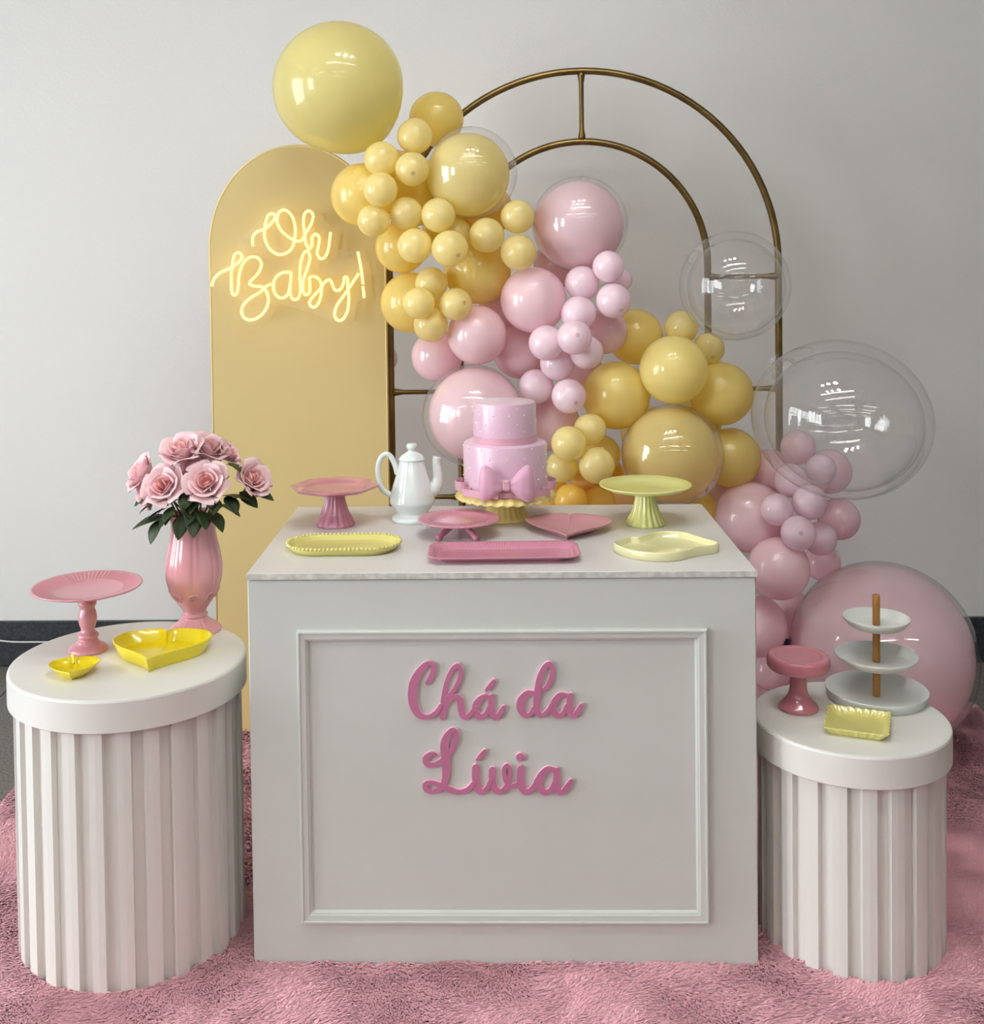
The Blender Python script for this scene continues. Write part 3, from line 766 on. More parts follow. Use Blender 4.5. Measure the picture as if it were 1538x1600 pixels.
BALL = [
('Y1',-0.336,3.187,1.868,0.1827,'yL','huge pale yellow balloon at the very top of the garland'),
('Y2',-0.077,3.335,1.801,0.0790,'y','medium yellow balloon tucked behind the huge top balloon, touching the brass arch'),
('S1',-0.132,3.165,1.736,0.0497,'yS','small pale yellow balloon in front of the medium one nearest the huge balloon'),
('S2',-0.223,3.148,1.673,0.0486,'yS','small pale yellow balloon just under the huge top balloon'),
('S3',-0.139,3.123,1.643,0.0465,'yS*','small pale yellow balloon left of the highest double yellow balloon'),
('S4',-0.224,3.103,1.588,0.0471,'yS','small pale yellow balloon in front of the medium balloon on the panel edge'),
('Y3',-0.281,3.215,1.580,0.0886,'y','medium yellow balloon overlapping the upper edge of the yellow panel'),
('S5',-0.245,3.123,1.506,0.0448,'yS','small yellow balloon on the panel edge, right of the word Oh'),
('S6',-0.158,3.148,1.525,0.0464,'yS','small yellow balloon, left of two side by side under the double balloon'),
('S7',-0.070,3.130,1.519,0.0467,'yS','small yellow balloon touching the lower left of the highest double balloon'),
('S8',0.145,3.165,1.513,0.0463,'yS','small yellow balloon wedged between the highest yellow and pink double balloons'),
('S9',0.060,3.148,1.463,0.0487,'yS','small yellow balloon directly below the highest double yellow balloon'),
('S10',0.146,3.148,1.415,0.0487,'yS','small yellow balloon lower left of the highest double pink balloon'),
('S11',-0.135,3.131,1.437,0.0476,'yS','small yellow balloon left of the palest one, above the lower yellow foursome'),
('S12',-0.040,3.097,1.428,0.0497,'yS*','palest small yellow balloon standing out in front with a dark tip'),
('S13',-0.025,3.199,1.471,0.0424,'yS','small yellow balloon mostly hidden behind the palest one'),
('Y4',-0.179,3.271,1.435,0.0741,'y','medium yellow balloon beside the panel edge at the height of Baby'),
('Y5',0.035,3.284,1.365,0.0962,'y','large yellow balloon left of the large pale pink one'),
('Y6',-0.155,3.283,1.277,0.0870,'y','large yellow balloon beside the panel behind the foursome of small ones'),
('S14',-0.094,3.193,1.333,0.0450,'yS','top one of the lower foursome of small yellow balloons'),
('S15',-0.127,3.139,1.281,0.0434,'yS','left one of the lower foursome of small yellow balloons'),
('S16',-0.026,3.148,1.277,0.0444,'yS*','right one of the lower foursome of small yellow balloons'),
('S17',-0.097,3.189,1.219,0.0475,'yS','bottom one of the lower foursome of small yellow balloons'),
('F1',-0.141,3.286,1.576,0.0835,'y','deep set yellow balloon seen only between small ones left of the double balloon'),
('F2',-0.049,3.386,1.497,0.0749,'y','deep set yellow balloon behind the cluster under the highest double balloon'),
('P1',0.189,3.216,1.283,0.0915,'p','large pale pink balloon under the highest double pink balloon'),
('P2',0.031,3.233,1.186,0.0830,'p','large pink balloon above the double pink balloon behind the cake'),
('P3',-0.085,3.335,1.119,0.0736,'p','pink balloon at the edge beside the brass arch leg below the yellow foursome'),
('P4',0.158,3.335,1.130,0.0809,'p','pink balloon set back under the large pale pink one'),
('PS1',0.390,3.148,1.374,0.0428,'pS','highest small pink balloon, overlapping the double pink balloon'),
('PS2',0.322,3.192,1.329,0.0475,'pS','small pink balloon touching the large pale pink balloon under the double one'),
('PS3',0.434,3.233,1.336,0.0329,'pS','smallest pink balloon half hidden behind the upper small pink ones'),
('PS4',0.403,3.148,1.281,0.0476,'pS*','small pink balloon sticking out to the right towards the inner arch'),
('PS5',0.309,3.164,1.246,0.0480,'pS','small pink balloon just above the whitest one'),
('PS6',0.219,3.149,1.168,0.0486,'pS','small pink balloon left of the whitest one'),
('PS7',0.291,3.101,1.186,0.0466,'pS*','whitest small pink balloon, foremost of its cluster with a dark tip'),
('PS8',0.330,3.165,1.140,0.0470,'pS','small pink balloon peeking out below right of the whitest one'),
('PS9',0.252,3.203,1.106,0.0476,'pS','small pink balloon tucked under the whitest one'),
('PS10',0.194,3.224,1.040,0.0497,'pS','small pink balloon just above the top of the cake'),
('PS11',0.280,3.165,1.020,0.0478,'pS*','lowest small pink balloon right of the cake top with a dark tip'),
('P5',0.396,3.282,1.188,0.0632,'p','pink balloon behind the small pink cluster beside the right hand yellow balloons'),
('P6',0.247,3.318,0.922,0.0783,'p','pink balloon half hidden behind the right side of the cake'),
('P7',0.348,3.375,1.051,0.0594,'p','deep set pink balloon showing between pink and yellow clusters'),
('P9',0.107,3.386,1.256,0.0673,'p','deep set pink balloon behind the gap beside the large yellow one'),
('RY1',0.494,3.371,1.165,0.0824,'y','topmost medium yellow balloon of the right hand yellow group'),
('RY2',0.615,3.301,1.195,0.0488,'yS','small yellow balloon at the top under the upper clear bubble'),
('RY3',0.693,3.301,1.134,0.0460,'yS*','small yellow balloon sitting on the right shoulder of the pale large one'),
('RY4',0.575,3.199,1.085,0.0963,'yL2','large pale yellow balloon standing out above the lower double yellow balloon'),
('RY5',0.727,3.292,1.006,0.0914,'y','large yellow balloon beside the brass crossbar on the right'),
('RY6',0.422,3.261,1.008,0.0948,'y','large golden yellow balloon between the pink cluster and the pale large yellow'),
('RY7',0.758,3.318,0.817,0.0863,'y','large yellow balloon right of the lower double yellow balloon'),
('YS1',0.339,3.182,0.925,0.0454,'yS','upper one of the small yellow balloons right of the cake'),
('YS2',0.276,3.131,0.895,0.0480,'yS','foremost small yellow balloon right of the cake'),
('YS3',0.351,3.131,0.834,0.0496,'yS','palest small yellow balloon above the lime cake stand edge'),
('YS4',0.263,3.199,0.820,0.0446,'yS','small yellow balloon touching the cake at its lower tier'),
('YS5',0.384,3.317,0.831,0.0562,'y','yellow balloon behind the small ones beside the lower double balloon'),
('YS6',0.338,3.250,0.780,0.0479,'yP','small yellow balloon coloured with pink reflected light, under the small yellow group'),
('YS7',0.284,3.169,0.731,0.0458,'y2','deep yellow small balloon just above the table behind the cake stand'),
('YS8',0.363,3.196,0.719,0.0453,'y2','deep yellow small balloon behind the table left of the lime stand'),
('YS9',0.235,3.292,0.716,0.0593,'y2','deep yellow balloon behind the scalloped cake stand plate'),
('RY8',0.694,3.392,0.632,0.0660,'y','yellow balloon seen past the back right corner of the table top'),
('F3',0.532,3.400,0.879,0.0780,'y','deep set yellow balloon in the gap above the lower double yellow'),
('F4',0.446,3.297,0.709,0.0592,'yP','yellow balloon coloured with pink reflected light, behind the lime cake stand'),
('F5',0.395,3.406,0.740,0.0744,'y2','deep set golden balloon behind the small yellow group'),
('Q1',0.808,3.288,0.651,0.1026,'p','large pink balloon beside the back right corner of the table'),
('Q2',0.853,3.166,0.536,0.0845,'p','large pink balloon above the huge one, beside the table edge'),
('Q3',0.810,3.250,0.350,0.0864,'p','pink balloon half hidden by the table, left of the huge pink one'),
('Q4',0.868,3.301,0.204,0.0592,'p','lowest pink balloon behind the pink mushroom stand'),
('Qs1',0.849,3.167,0.699,0.0451,'pS','left one of the lower small pink foursome'),
('Qs2',0.942,3.171,0.717,0.0475,'pS','upper right one of the lower small pink foursome'),
('Qs3',0.895,3.120,0.644,0.0467,'pS*','foremost one of the lower small pink foursome with a dark tip'),
('Qs4',0.978,3.199,0.609,0.0460,'pS','lower right one of the lower small pink foursome'),
('Qs5',0.908,3.236,0.765,0.0470,'pS','small pink balloon at the lower left rim of the big clear bubble'),
('Qs6',1.001,3.265,0.790,0.0429,'pS','small pink balloon seen through the bottom of the big clear bubble'),
('Q5',1.051,3.348,0.767,0.0646,'p','medium pink balloon seen through the bottom of the big clear bubble'),
('Q6',1.069,3.318,0.635,0.0601,'p','medium pink balloon sticking out right below the big clear bubble'),
('Q7',0.952,3.318,0.844,0.0491,'p','pink balloon at the foot of the visible arch leg behind the bubble'),
('Q8',0.883,3.367,0.765,0.0672,'p','pink balloon set back between yellow balloon and big clear bubble'),
('Q9',1.041,3.385,0.491,0.0540,'p','deep set pink balloon between the foursome and the huge pink one'),
('F6',0.953,3.410,0.330,0.0716,'p','deep set pink balloon in the crevice left of the huge pink one'),
('F7',-0.187,3.300,1.657,0.0547,'y','deep set yellow balloon behind the two small ones under the huge balloon'),
('F8',0.058,3.380,1.541,0.0822,'y2','deep golden balloon showing under the highest double yellow balloon'),
('F10',0.273,3.400,1.381,0.0714,'p','deep set pink balloon under the highest double pink balloon'),
('F14',0.675,3.400,0.908,0.0752,'y','deep set yellow balloon between the right hand large yellow ones'),
('F15',0.787,3.400,0.694,0.0790,'p','deep set pink balloon below the large yellow one beside the bubble'),
]
CROWN = {'S3': (.05, -.25), 'S12': (.55, -.45), 'S16': (.6, .1), 'PS4': (.55, -.7), 'PS7': (.2, .12), 'PS11': (.45, -.45), 'RY3': (.3, -.6), 'Qs3': (.15, 0)}
for id_, x, y, z, r, kind, lab in BALL:
    spot = kind.endswith('*'); kind = kind.rstrip('*')
    if id_ == 'Y1':
        o = latex_balloon(x, y, z, r, kind, lab); orient(o, (x - .005, y, z + .006), r * .985, (-.45, -.45, .75), (1.0, 1.0, .985))
    else:
        latex_balloon(x, y, z, r, kind, lab, CROWN.get(id_) if spot else None)
double_balloon(0.020, 3.194, 1.636, 0.1270, 'yL2', 'double balloon, yellow inside clear, below the huge top balloon', .115, (-.009, 0, -.005))
double_balloon(0.325, 3.267, 1.493, 0.1351, 'p', 'double balloon, pink inside clear, highest of the pink balloons', 0.1275, (-.004, 0, -.004))
double_balloon(0.017, 3.233, 0.961, 0.1423, 'p', 'double balloon, pink inside clear, behind the left side of the cake', .131, (.007, 0, .003))
double_balloon(0.570, 3.202, 0.848, 0.1412, 'y', 'double balloon, yellow inside clear, behind the lime cake stand', .1325, (-.006, 0, 0))
double_balloon(1.158, 3.220, 0.274, 0.2560, 'p', 'huge double pink balloon resting on the rug behind the tiered tray', .2455, (-.004, 0, .005))
bubble(0.737, 3.165, 1.317, .1500, .1500, 'smaller clear bubble balloon overlapping both brass arch tubes', 0, (-.5, 0, .35))
bubble(1.001, 3.086, 0.958, .236, .212, 'larger clear bubble balloon in front of the arch leg, lower right', .22, (-.62, 0, .62))
# pale balloon peeking out between panel and arch leg
latex_balloon(-.262, 3.60, 1.09, .048, 'pS', 'pale balloon mostly hidden behind the yellow panel edge by the arch leg')
# ================================================================== things on the table
TT = TBL['h']
LT, RT = PED_L[4], PED_R[4]

def ribbed(nr, amp, k0=0, k1=99):
    return lambda t, k, r, z: (r * (1 + amp * math.cos(nr * t)) if k0 <= k <= k1 else r, z)
def octo(t, mixf):
    a = (t + PI / 8) % (PI / 4) - PI / 8
    return (1 - mixf) + mixf * math.cos(PI / 8) / math.cos(a) * 1.04

# pink octagonal stand
t = thing('cake_stand', 'pink octagonal cake stand with ribbed foot near the teapot', 'cake stand', (-.3092, 2.672, TT), .35)
mk('foot', *lathe(smooth_prof([(.0435, 0), (.0445, .004), (.040, .014), (.031, .032), (.0245, .055), (.0215, .076)], 4), 96, mod=ribbed(18, .045, 3, 99)), MT['pinkcer2'], t)
P = [(.022, .073, 0), (.045, .0745, .3), (.085, .083, .8), (.0985, .0885, 1), (.0995, .0915, 1), (.097, .0935, 1), (.078, .0915, .6), (.069, .087, .1), (.064, .084, 0), (.03, .0835, 0)]
mk('plate', *lathe([(a, b) for a, b, c in P], 96, mod=lambda th, k, r, z: (r * octo(th, P[k][2]), z)), MT['pinkcer2'], t, sharp=40)

# teapot
t = thing('teapot', 'white porcelain teapot with tall spout and round knob lid', 'teapot', (-.131, 2.7073, TT), 0)
mk('body', *lathe(smooth_prof([(.047, 0), (.0495, .004), (.048, .010), (.041, .016), (.038, .021), (.0445, .030), (.0525, .042), (.0530, .052), (.0485, .072), (.0405, .098), (.0335, .122), (.0290, .139), (.0285, .142)], 5), 56), MT['porcelain'], t)
mk('lid', *lathe(smooth_prof([(.0285, .142), (.0305, .1435), (.0305, .146), (.024, .154), (.014, .160), (.009, .164), (.0085, .167), (.0118, .171), (.0125, .176), (.0100, .181), (.004, .1825)], 4), 40), MT['porcelain'], t)
hp = [(-.0345, 0, .110), (-.040, 0, .132), (-.050, 0, .152), (-.0615, 0, .157), (-.074, 0, .146), (-.080, 0, .122), (-.078, 0, .096), (-.068, 0, .072), (-.048, 0, .060)]
mk('handle', *tube(catmull(hp, 5), .0064, 12), MT['porcelain'], t)
spp = catmull([(.036, 0, .066, .019), (.052, 0, .076, .0165), (.0605, 0, .096, .0125), (.0595, 0, .120, .0105), (.0575, 0, .136, .0095), (.0595, 0, .149, .0098)], 5)
mk('spout', *tube([p[:3] for p in spp], [p[3] for p in spp], 16), MT['porcelain'], t)

# lime stand
t = thing('cake_stand', 'pale lime round cake stand with ribbed foot at the table corner', 'cake stand', (.4061, 2.636, TT))
mk('foot', *lathe(smooth_prof([(.0425, 0), (.0435, .004), (.039, .014), (.0305, .032), (.0245, .055), (.0215, .076)], 4), 96, mod=ribbed(18, .045, 3, 99)), MT['green'], t)
mk('plate', *lathe([(.02, .074), (.05, .0755), (.085, .082), (.1045, .0915), (.1055, .094), (.1035, .0945), (.085, .0865), (.06, .0825), (.03, .082)], 72), MT['green'], t)

# scalloped stand with the cake
CX, CY = .0885, 2.7146
t = thing('cake_stand', 'butter yellow scalloped cake stand under the pink cake', 'cake stand', (CX, CY, TT))
mk('foot', *lathe(smooth_prof([(.0575, 0), (.058, .003), (.052, .012), (.043, .028), (.0385, .036), (.0375, .039), (.036, .041), (.031, .056), (.028, .066)], 4), 96, mod=lambda th, k, r, z: (r * (1 + .02 * math.cos(22 * th)) if .005 < z < .034 else r, z)), MT['standy'], t)
P = [(.03, .062), (.09, .064), (.100, .063), (.110, .058), (.117, .052), (.1185, .054), (.111, .0605), (.101, .0662), (.09, .067), (.03, .067)]
def scal(th, k, r, z):
    e = max(0, (r - .095) / .0235)
    w_ = math.cos(30 * th)
    return r * (1 + .02 * e * w_), z + .0022 * e * w_
mk('plate', *lathe(P, 240, mod=scal), MT['standy'], t)

ck = thing('cake', 'two tier pearly pink cake with a bow on the scalloped stand', 'cake', (CX, CY, TT + .0672))
Z1, Z2 = .1165, .211   # tier tops above plate
mk('lower_tier', *lathe([(.096, 0), (.0978, .002), (.0985, Z1 - .008), (.0968, Z1 - .0025), (.093, Z1)], 96), MT['fondant'], ck, sharp=35)
mk('upper_tier', *lathe([(.073, Z1), (.0735, Z1 + .002), (.0735, Z2 - .007), (.072, Z2 - .002), (.068, Z2)], 96), MT['fondant'], ck, sharp=35)
mk('upper_ribbon', *lathe([(.0736, Z1 + .0005), (.0756, Z1 + .0005), (.0756, Z1 + .0165), (.0736, Z1 + .0165)], 96, cap0=False, cap1=False), MT['ribbon'], ck, sharp=40)
pr = []
for tier, R_, rows in ((0, .0985, (.036, .062, .088, .109)), (1, .0735, (Z1 + .029, Z1 + .047, Z1 + .068, Z1 + .084))):
    for i, z in enumerate(rows):
        nn = 15 if tier == 0 else 12
        for k in range(nn):
            a = 2 * PI * (k + .5 * (i % 2)) / nn + .12
            if tier == 0 and z < .075 and abs(((a + PI / 2 + PI) % (2 * PI)) - PI) < .62: continue
            pr.append(uvsphere((R_ * math.cos(a), R_ * math.sin(a), z), .0021, 8, 6))
pe = mk('sugar_pearls', *join(*pr), MT['pearl'], ck); pe['kind'] = 'stuff'; pe['label'] = 'tiny white sugar pearls dotted over both tiers'
# ribbon loops round the lower tier
def band(path, z0, z1, name):
    P = [np.array(p) for p in catmull(path, 6)]; n = len(P); th = .0016
    xy = np.array(P); tt = np.gradient(xy, axis=0); tt /= np.linalg.norm(tt, axis=1, keepdims=True) + 1e-9
    nn = np.stack([-tt[:, 1], tt[:, 0]], 1) * th / 2
    V_ = []
    for i in range(n):
        for (s, z) in ((1, z0), (-1, z0), (-1, z1), (1, z1)): V_.append((xy[i, 0] + s * nn[i, 0], xy[i, 1] + s * nn[i, 1], z))
    F_ = [(4 * i + k, 4 * i + (k + 1) % 4, 4 * i + 4 + (k + 1) % 4, 4 * i + 4 + k) for i in range(n - 1) for k in range(4)] + [(3, 2, 1, 0), tuple(4 * (n - 1) + k for k in range(4))]
    return mk(name, V_, F_, MT['ribbon'], ck, smooth=False)
for s in (-1, 1):
    band([(s * .02, -.112), (s * .055, -.104), (s * .088, -.078), (s * .1005, -.062), (s * .099, -.055), (s * .085, -.056), (s * .081, -.058)], .002, .0185, 'ribbon_loop')
    band([(s * .095, -.05), (s * .107, -.05), (s * .1165, -.036), (s * .1165, -.016), (s * .108, .004), (s * .100, .008)], .010, .030, 'ribbon_loop')
mk('lower_ribbon', *lathe([(.0986, .001), (.1002, .001), (.1002, .013), (.0986, .013)], 96, cap0=False, cap1=False), MT['ribbon'], ck, sharp=40)
# bow: two puffed wings and a knot
bow = bpy.data.objects.new('bow', None); COL.objects.link(bow); bow.parent = ck; bow.location = (-.001, -.109, .034); bow['label'] = 'large pink bow on the front of the lower tier'
for s in (-1, 1):
    secs = []
    top = [(0, .0085), (.012, .015), (.028, .030), (.042, .042), (.050, .0455), (.056, .036), (.061, .012), (.0625, -.006)]
    V_, F_ = [], []; NS, NC = 15, 20
    for i in range(NS):
        u_ = i / (NS - 1)
        x = .004 + .0585 * u_
        hi = np.interp(u_, [0, .15, .4, .65, .8, .9, 1], [.0085, .0135, .030, .042, .046, .044, .036])
        lo = np.interp(u_, [0, .15, .4, .65, .8, .9, 1], [-.0085, -.014, -.026, -.034, -.037, -.037, -.034])
        if s > 0: lo *= 1.12; 
        d = np.interp(u_, [0, .2, .5, .8, .95, 1], [.007, .012, .017, .014, .008, .0045])
        mid, hh = (hi + lo) / 2, (hi - lo) / 2
        for k in range(NC):
            a = 2 * PI * k / NC
            cz, cyy = math.sin(a), -math.cos(a)
            crease = .45 * math.exp(-((cz - .05) / .16) ** 2) * max(0, 1 - u_ * 1.25) if cyy < 0 else 0
            V_.append((s * (x - .012 * u_ * (cz ** 2) * (.3)), cyy * d * (1 - crease), mid + hh * cz))
    for i in range(NS - 1):
        for k in range(NC):
            a, b = i * NC + k, i * NC + (k + 1) % NC
            F_.append((a, b, b + NC, a + NC) if s > 0 else (b, a, a + NC, b + NC))
    F_.append(tuple(range(NC))); F_.append(tuple((NS - 1) * NC + k for k in range(NC - 1, -1, -1)))
    mk('bow_wing', V_, F_, MT['bow'], bow, sharp=70)
mk('bow_knot', *box(-.0085, .0085, -.0105, .006, -.0125, .0125, .003), MT['ribbon'], bow, smooth=False)

# low pink stand on twig legs
t = thing('cake_stand', 'low pink cake stand with basket weave rim and twig legs', 'cake stand', (-.021, 2.557, TT))
def weave(th, k, r, z):
    if .066 < r < .0885: 
        s = math.sin(34 * th + (r - .07) * 900); c = math.sin(34 * th - (r - .07) * 900)
        return r, z + .0011 * (s * c) + .0005 * s
    return r, z
mk('plate', *lathe([(.02, .030), (.06, .030), (.085, .0345), (.0905, .0365), (.0915, .0385), (.0895, .0395), (.086, .0392), (.082, .0388), (.078, .0385), (.074, .038), (.070, .0375), (.066, .0372), (.063, .036), (.060, .0345), (.03, .034)], 204, mod=weave), MT['pinkcer2'], t)
for a in (-2.33, -.95, 1.55):
    p0 = Vector((.030 * math.cos(a), .030 * math.sin(a), .0235)); p1 = Vector((.069 * math.cos(a), .069 * math.sin(a), .0045))
    pts = [p0.lerp(p1, k / 6) + Vector((0, 0, .0015 * math.sin(k * 2.2))) for k in range(7)]
    lg = mk('leg', *tube(pts, [.0085, .008, .0068, .0074, .0066, .0072, .0076], 10), MT['pinkcer2'], t)

def dense(O, step):
    out = []; n = len(O)
    for i in range(n):
        a, b = np.array(O[i]), np.array(O[(i + 1) % n]); m_ = max(1, int(np.linalg.norm(b - a) / step))
        for k in range(m_): out.append(tuple(a + (b - a) * k / m_))
    return out
def heart(W, n=72, fill=4.2, fw=4.5, smooth=3):
    O = []
    for k in range(n):
        a = 2 * PI * k / n + .001
        x = 16 * math.sin(a) ** 3; y = 13 * math.cos(a) - 5 * math.cos(2 * a) - 2 * math.cos(3 * a) - math.cos(4 * a)
        if math.cos(a) > 0: y += fill * math.exp(-(x / fw) ** 2)
        O.append((x / 32 * W, (y + 3) / 32 * W))
    O = dense(O[::-1], W * .018); Q = np.array(O)
    for _ in range(smooth): Q = .25 * np.roll(Q, 1, 0) + .5 * Q + .25 * np.roll(Q, -1, 0)
    return [tuple(q) for q in Q]
# pink heart plate
t = thing('heart_plate', 'flat matte pink heart shaped plate', 'plate', (.2215, 2.553, TT), -.13)
Oh = [(x, y * 1.12) for x, y in heart(.200, 96, 6.0, 5.0, 18)]
mk('dish', *loft(Oh, [(.045, 0), (.044, .005), (.018, .012), (.001, .0195), (-.0005, .021), (.002, .0215), (.012, .0165), (.03, .011)]), MT['pinkmatte'], t)

def rrect(w_, h_, r, n=8):
    O = []
    for cx_, cy_, a0 in ((w_ / 2 - r, h_ / 2 - r, 0), (-w_ / 2 + r, h_ / 2 - r, PI / 2), (-w_ / 2 + r, -h_ / 2 + r, PI), (w_ / 2 - r, -h_ / 2 + r, 1.5 * PI)):
        for k in range(n + 1):
            a = a0 + PI / 2 * k / n; O.append((cx_ + r * math.cos(a), cy_ + r * math.sin(a)))
    return O
# pink rectangular tray
t = thing('serving_tray', 'long rectangular pink serving tray with textured rim at the table front', 'tray', (.072, 2.371, TT), .0)
O = dense(rrect(.312, .134, .03, 14), .0016)
nn_ = len(O)
def tex(u_, k):
    if k in (5, 6, 7): return (.0007 * math.sin(u_ * nn_ * PI / 2 + .6), .0009 * math.sin(u_ * nn_ * PI / 2 + .6) * (1 if k != 6 else -1))
    return (0, 0)
mk('dish', *loft(O, [(.026, 0), (.0235, .005), (.003, .0115), (0, .0145), (.002, .0158), (.007, .0140), (.012, .0112), (.017, .0082), (.0195, .0055), (.026, .005)], wob=tex), MT['pinkcer2'], t, sharp=60)

# beaded oval tray
t = thing('serving_tray', 'pale lemon oblong tray with a beaded rim at the table corner', 'tray', (-.2655, 2.4475, TT), .0)
O = dense(rrect(.240, .132, .0655, 16), .004)
mk('dish', *loft(O, [(.012, 0), (.009, .003), (.001, .012), (0, .0155), (.003, .0165), (.006, .015), (.011, .008), (.014, .0065)]), MT['lemonp'], t)
per = np.cumsum([0] + [math.dist(O[i], O[(i + 1) % len(O)]) for i in range(len(O))]); tot = per[-1]; nb = 72; bd = []
for k in range(nb):
    s_ = tot * k / nb; i = int(np.searchsorted(per, s_, 'right') - 1) % len(O); f_ = (s_ - per[i]) / max(1e-9, per[i + 1] - per[i])
    a, b = O[i], O[(i + 1) % len(O)]
    bd.append(uvsphere((a[0] + (b[0] - a[0]) * f_, a[1] + (b[1] - a[1]) * f_, .0165), .0036, 10, 7))
mk('beaded_rim', *join(*bd), MT['lemonp'], t)

# organic tray
t = thing('serving_tray', 'cream yellow tray with a wavy lemon shaped outline', 'tray', (.41, 2.40, TT), 0)
org = [(-0.1070, 0.0040), (-0.1005, -0.0270), (-0.0811, -0.0580), (-0.0518, -0.0790), (-0.0210, -0.0878), (0.0122, -0.0821), (0.0377, -0.0638), (0.0579, -0.0474), (0.0813, -0.0360), (0.1000, -0.0270), (0.1105, -0.0120), (0.1060, 0.0060), (0.0900, 0.0330), (0.0732, 0.0622), (0.0550, 0.0889), (0.0249, 0.0992), (-0.0036, 0.0949), (-0.0314, 0.0678), (-0.0507, 0.0492), (-0.0696, 0.0502), (-0.0898, 0.0319)]
O = [tuple(p) for p in catmull(org, 5, closed=True)]
mk('dish', *loft(O, [(.003, 0), (.0, .0015), (.0, .0165), (.0012, .0185), (.004, .0185), (.006, .0165), (.008, .007), (.011, .0055)]), MT['cream'], t)

# ================================================================== things on the left pedestal
t = thing('cake_stand', 'pink cake stand with ribbed rim and turned stem on the taller pedestal', 'cake stand', (-.8165, 2.4537, LT))
mk('stem', *lathe(smooth_prof([(.040, 0), (.041, .004), (.037, .010), (.026, .016), (.0215, .022), (.0185, .026), (.0225, .031), (.0215, .036), (.0155, .042), (.0145, .048), (.0175, .058), (.0195, .072), (.0175, .084), (.0150, .092), (.0180, .098), (.0195, .103), (.0165, .109), (.0175, .120), (.020, .1245)], 4), 40), MT['pinkcer'], t)
def ribs(th, k, r, z):
    return (r, z + .0017 * math.cos(72 * th)) if .075 < r < .108 and k > 4 else (r, z)
mk('plate', *lathe([(.02, .124), (.06, .1245), (.09, .130), (.113, .1375), (.1155, .1395), (.1145, .1415), (.110, .141), (.105, .139), (.095, .1365), (.085, .134), (.078, .1325), (.0745, .133), (.071, .1305), (.064, .1285), (.03, .128)], 288, mod=ribs), MT['pinkcer'], t)

t = thing('heart_dish', 'large bright yellow heart shaped dish beside the vase', 'dish', (-.651, 2.392, LT), .03)
Oh = [(x, y * 1.02) for x, y in heart(.212, 144)]
mk('dish', *loft(Oh, [(.018, 0), (.016, .002), (.002, .028), (.001, .031), (.003, .0318), (.0055, .030), (.013, .008), (.02, .0065)], wob=lambda u_, k: ((.0007 * math.sin(u_ * 2 * PI * 72), 0) if k in (1, 2) else (0, 0))), MT['lemon'], t)

t = thing('apple_dish', 'small bright yellow apple shaped dish with a stem', 'dish', (-.7965, 2.300, LT), .18)
Oh = [(.6 * x + .4 * .052 * x / (math.hypot(x, y) + 1e-9), (.6 * y + .4 * .052 * y / (math.hypot(x, y) + 1e-9)) * .98) for x, y in heart(.106, 64)]
mk('bowl', *loft(Oh, [(.028, 0), (.026, .003), (.010, .012), (.001, .0215), (0, .023), (.002, .0232), (.008, .0165), (.018, .0085), (.028, .006)]), MT['lemon'], t)
mk('stem', *tube(catmull([(-.002, .022, .018), (-.003, .030, .026), (-.006, .037, .031)], 5), [.0028] * 5 + [.0035] * 5 + [.004], 10), MT['lemon'], t)

# vase
VX, VY = -.6165, 2.5761
t = thing('vase', 'tall glossy pink ceramic vase with lobed body on the taller pedestal', 'vase', (VX, VY, LT), .2)
pv = smooth_prof([(.0575, 0), (.058, .004), (.052, .011), (.038, .021), (.029, .029), (.0265, .033), (.0285, .036), (.0285, .039), (.0250, .043), (.027, .050), (.034, .060), (.044, .075), (.0545, .094), (.0620, .120), (.0640, .145), (.0600, .175), (.0535, .205), (.0500, .228), (.0500, .248), (.0540, .264), (.0535, .2655), (.050, .264), (.046, .248), (.046, .20)], 4)
def lob(th, k, r, z):
    if z > .058: 
        g = abs(math.sin(4 * th)) ; return r * (1 - .035 * (1 - g) ** 3), z
    if z < .03: return r * (1 + .02 * math.cos(26 * th)), z
    return r, z
mk('body', *lathe(pv, 128, mod=lob, cap1=True), MT['vase'], t)
# relief scrolls round the lower body
rl = []
for k in range(8):
    a0 = 2 * PI * k / 8
    pts = []
    for j in range(26):
        u_ = j / 25; ang = 1.6 * 2 * PI * u_; rr = .0125 * (1 - .75 * u_)
        th = a0 + (rr * math.cos(ang)) / .05; z = .083 + rr * math.sin(ang)
        R_ = np.interp(z, [.060, .075, .094, .120], [.034, .044, .0545, .062]) + .0004
        pts.append((R_ * math.cos(th), R_ * math.sin(th), z))
    rl.append(tube(pts, [.0022 * (1 - .4 * j / 25) for j in range(26)], 6))
mk('relief_scrolls', *join(*rl), MT['vase'], t)

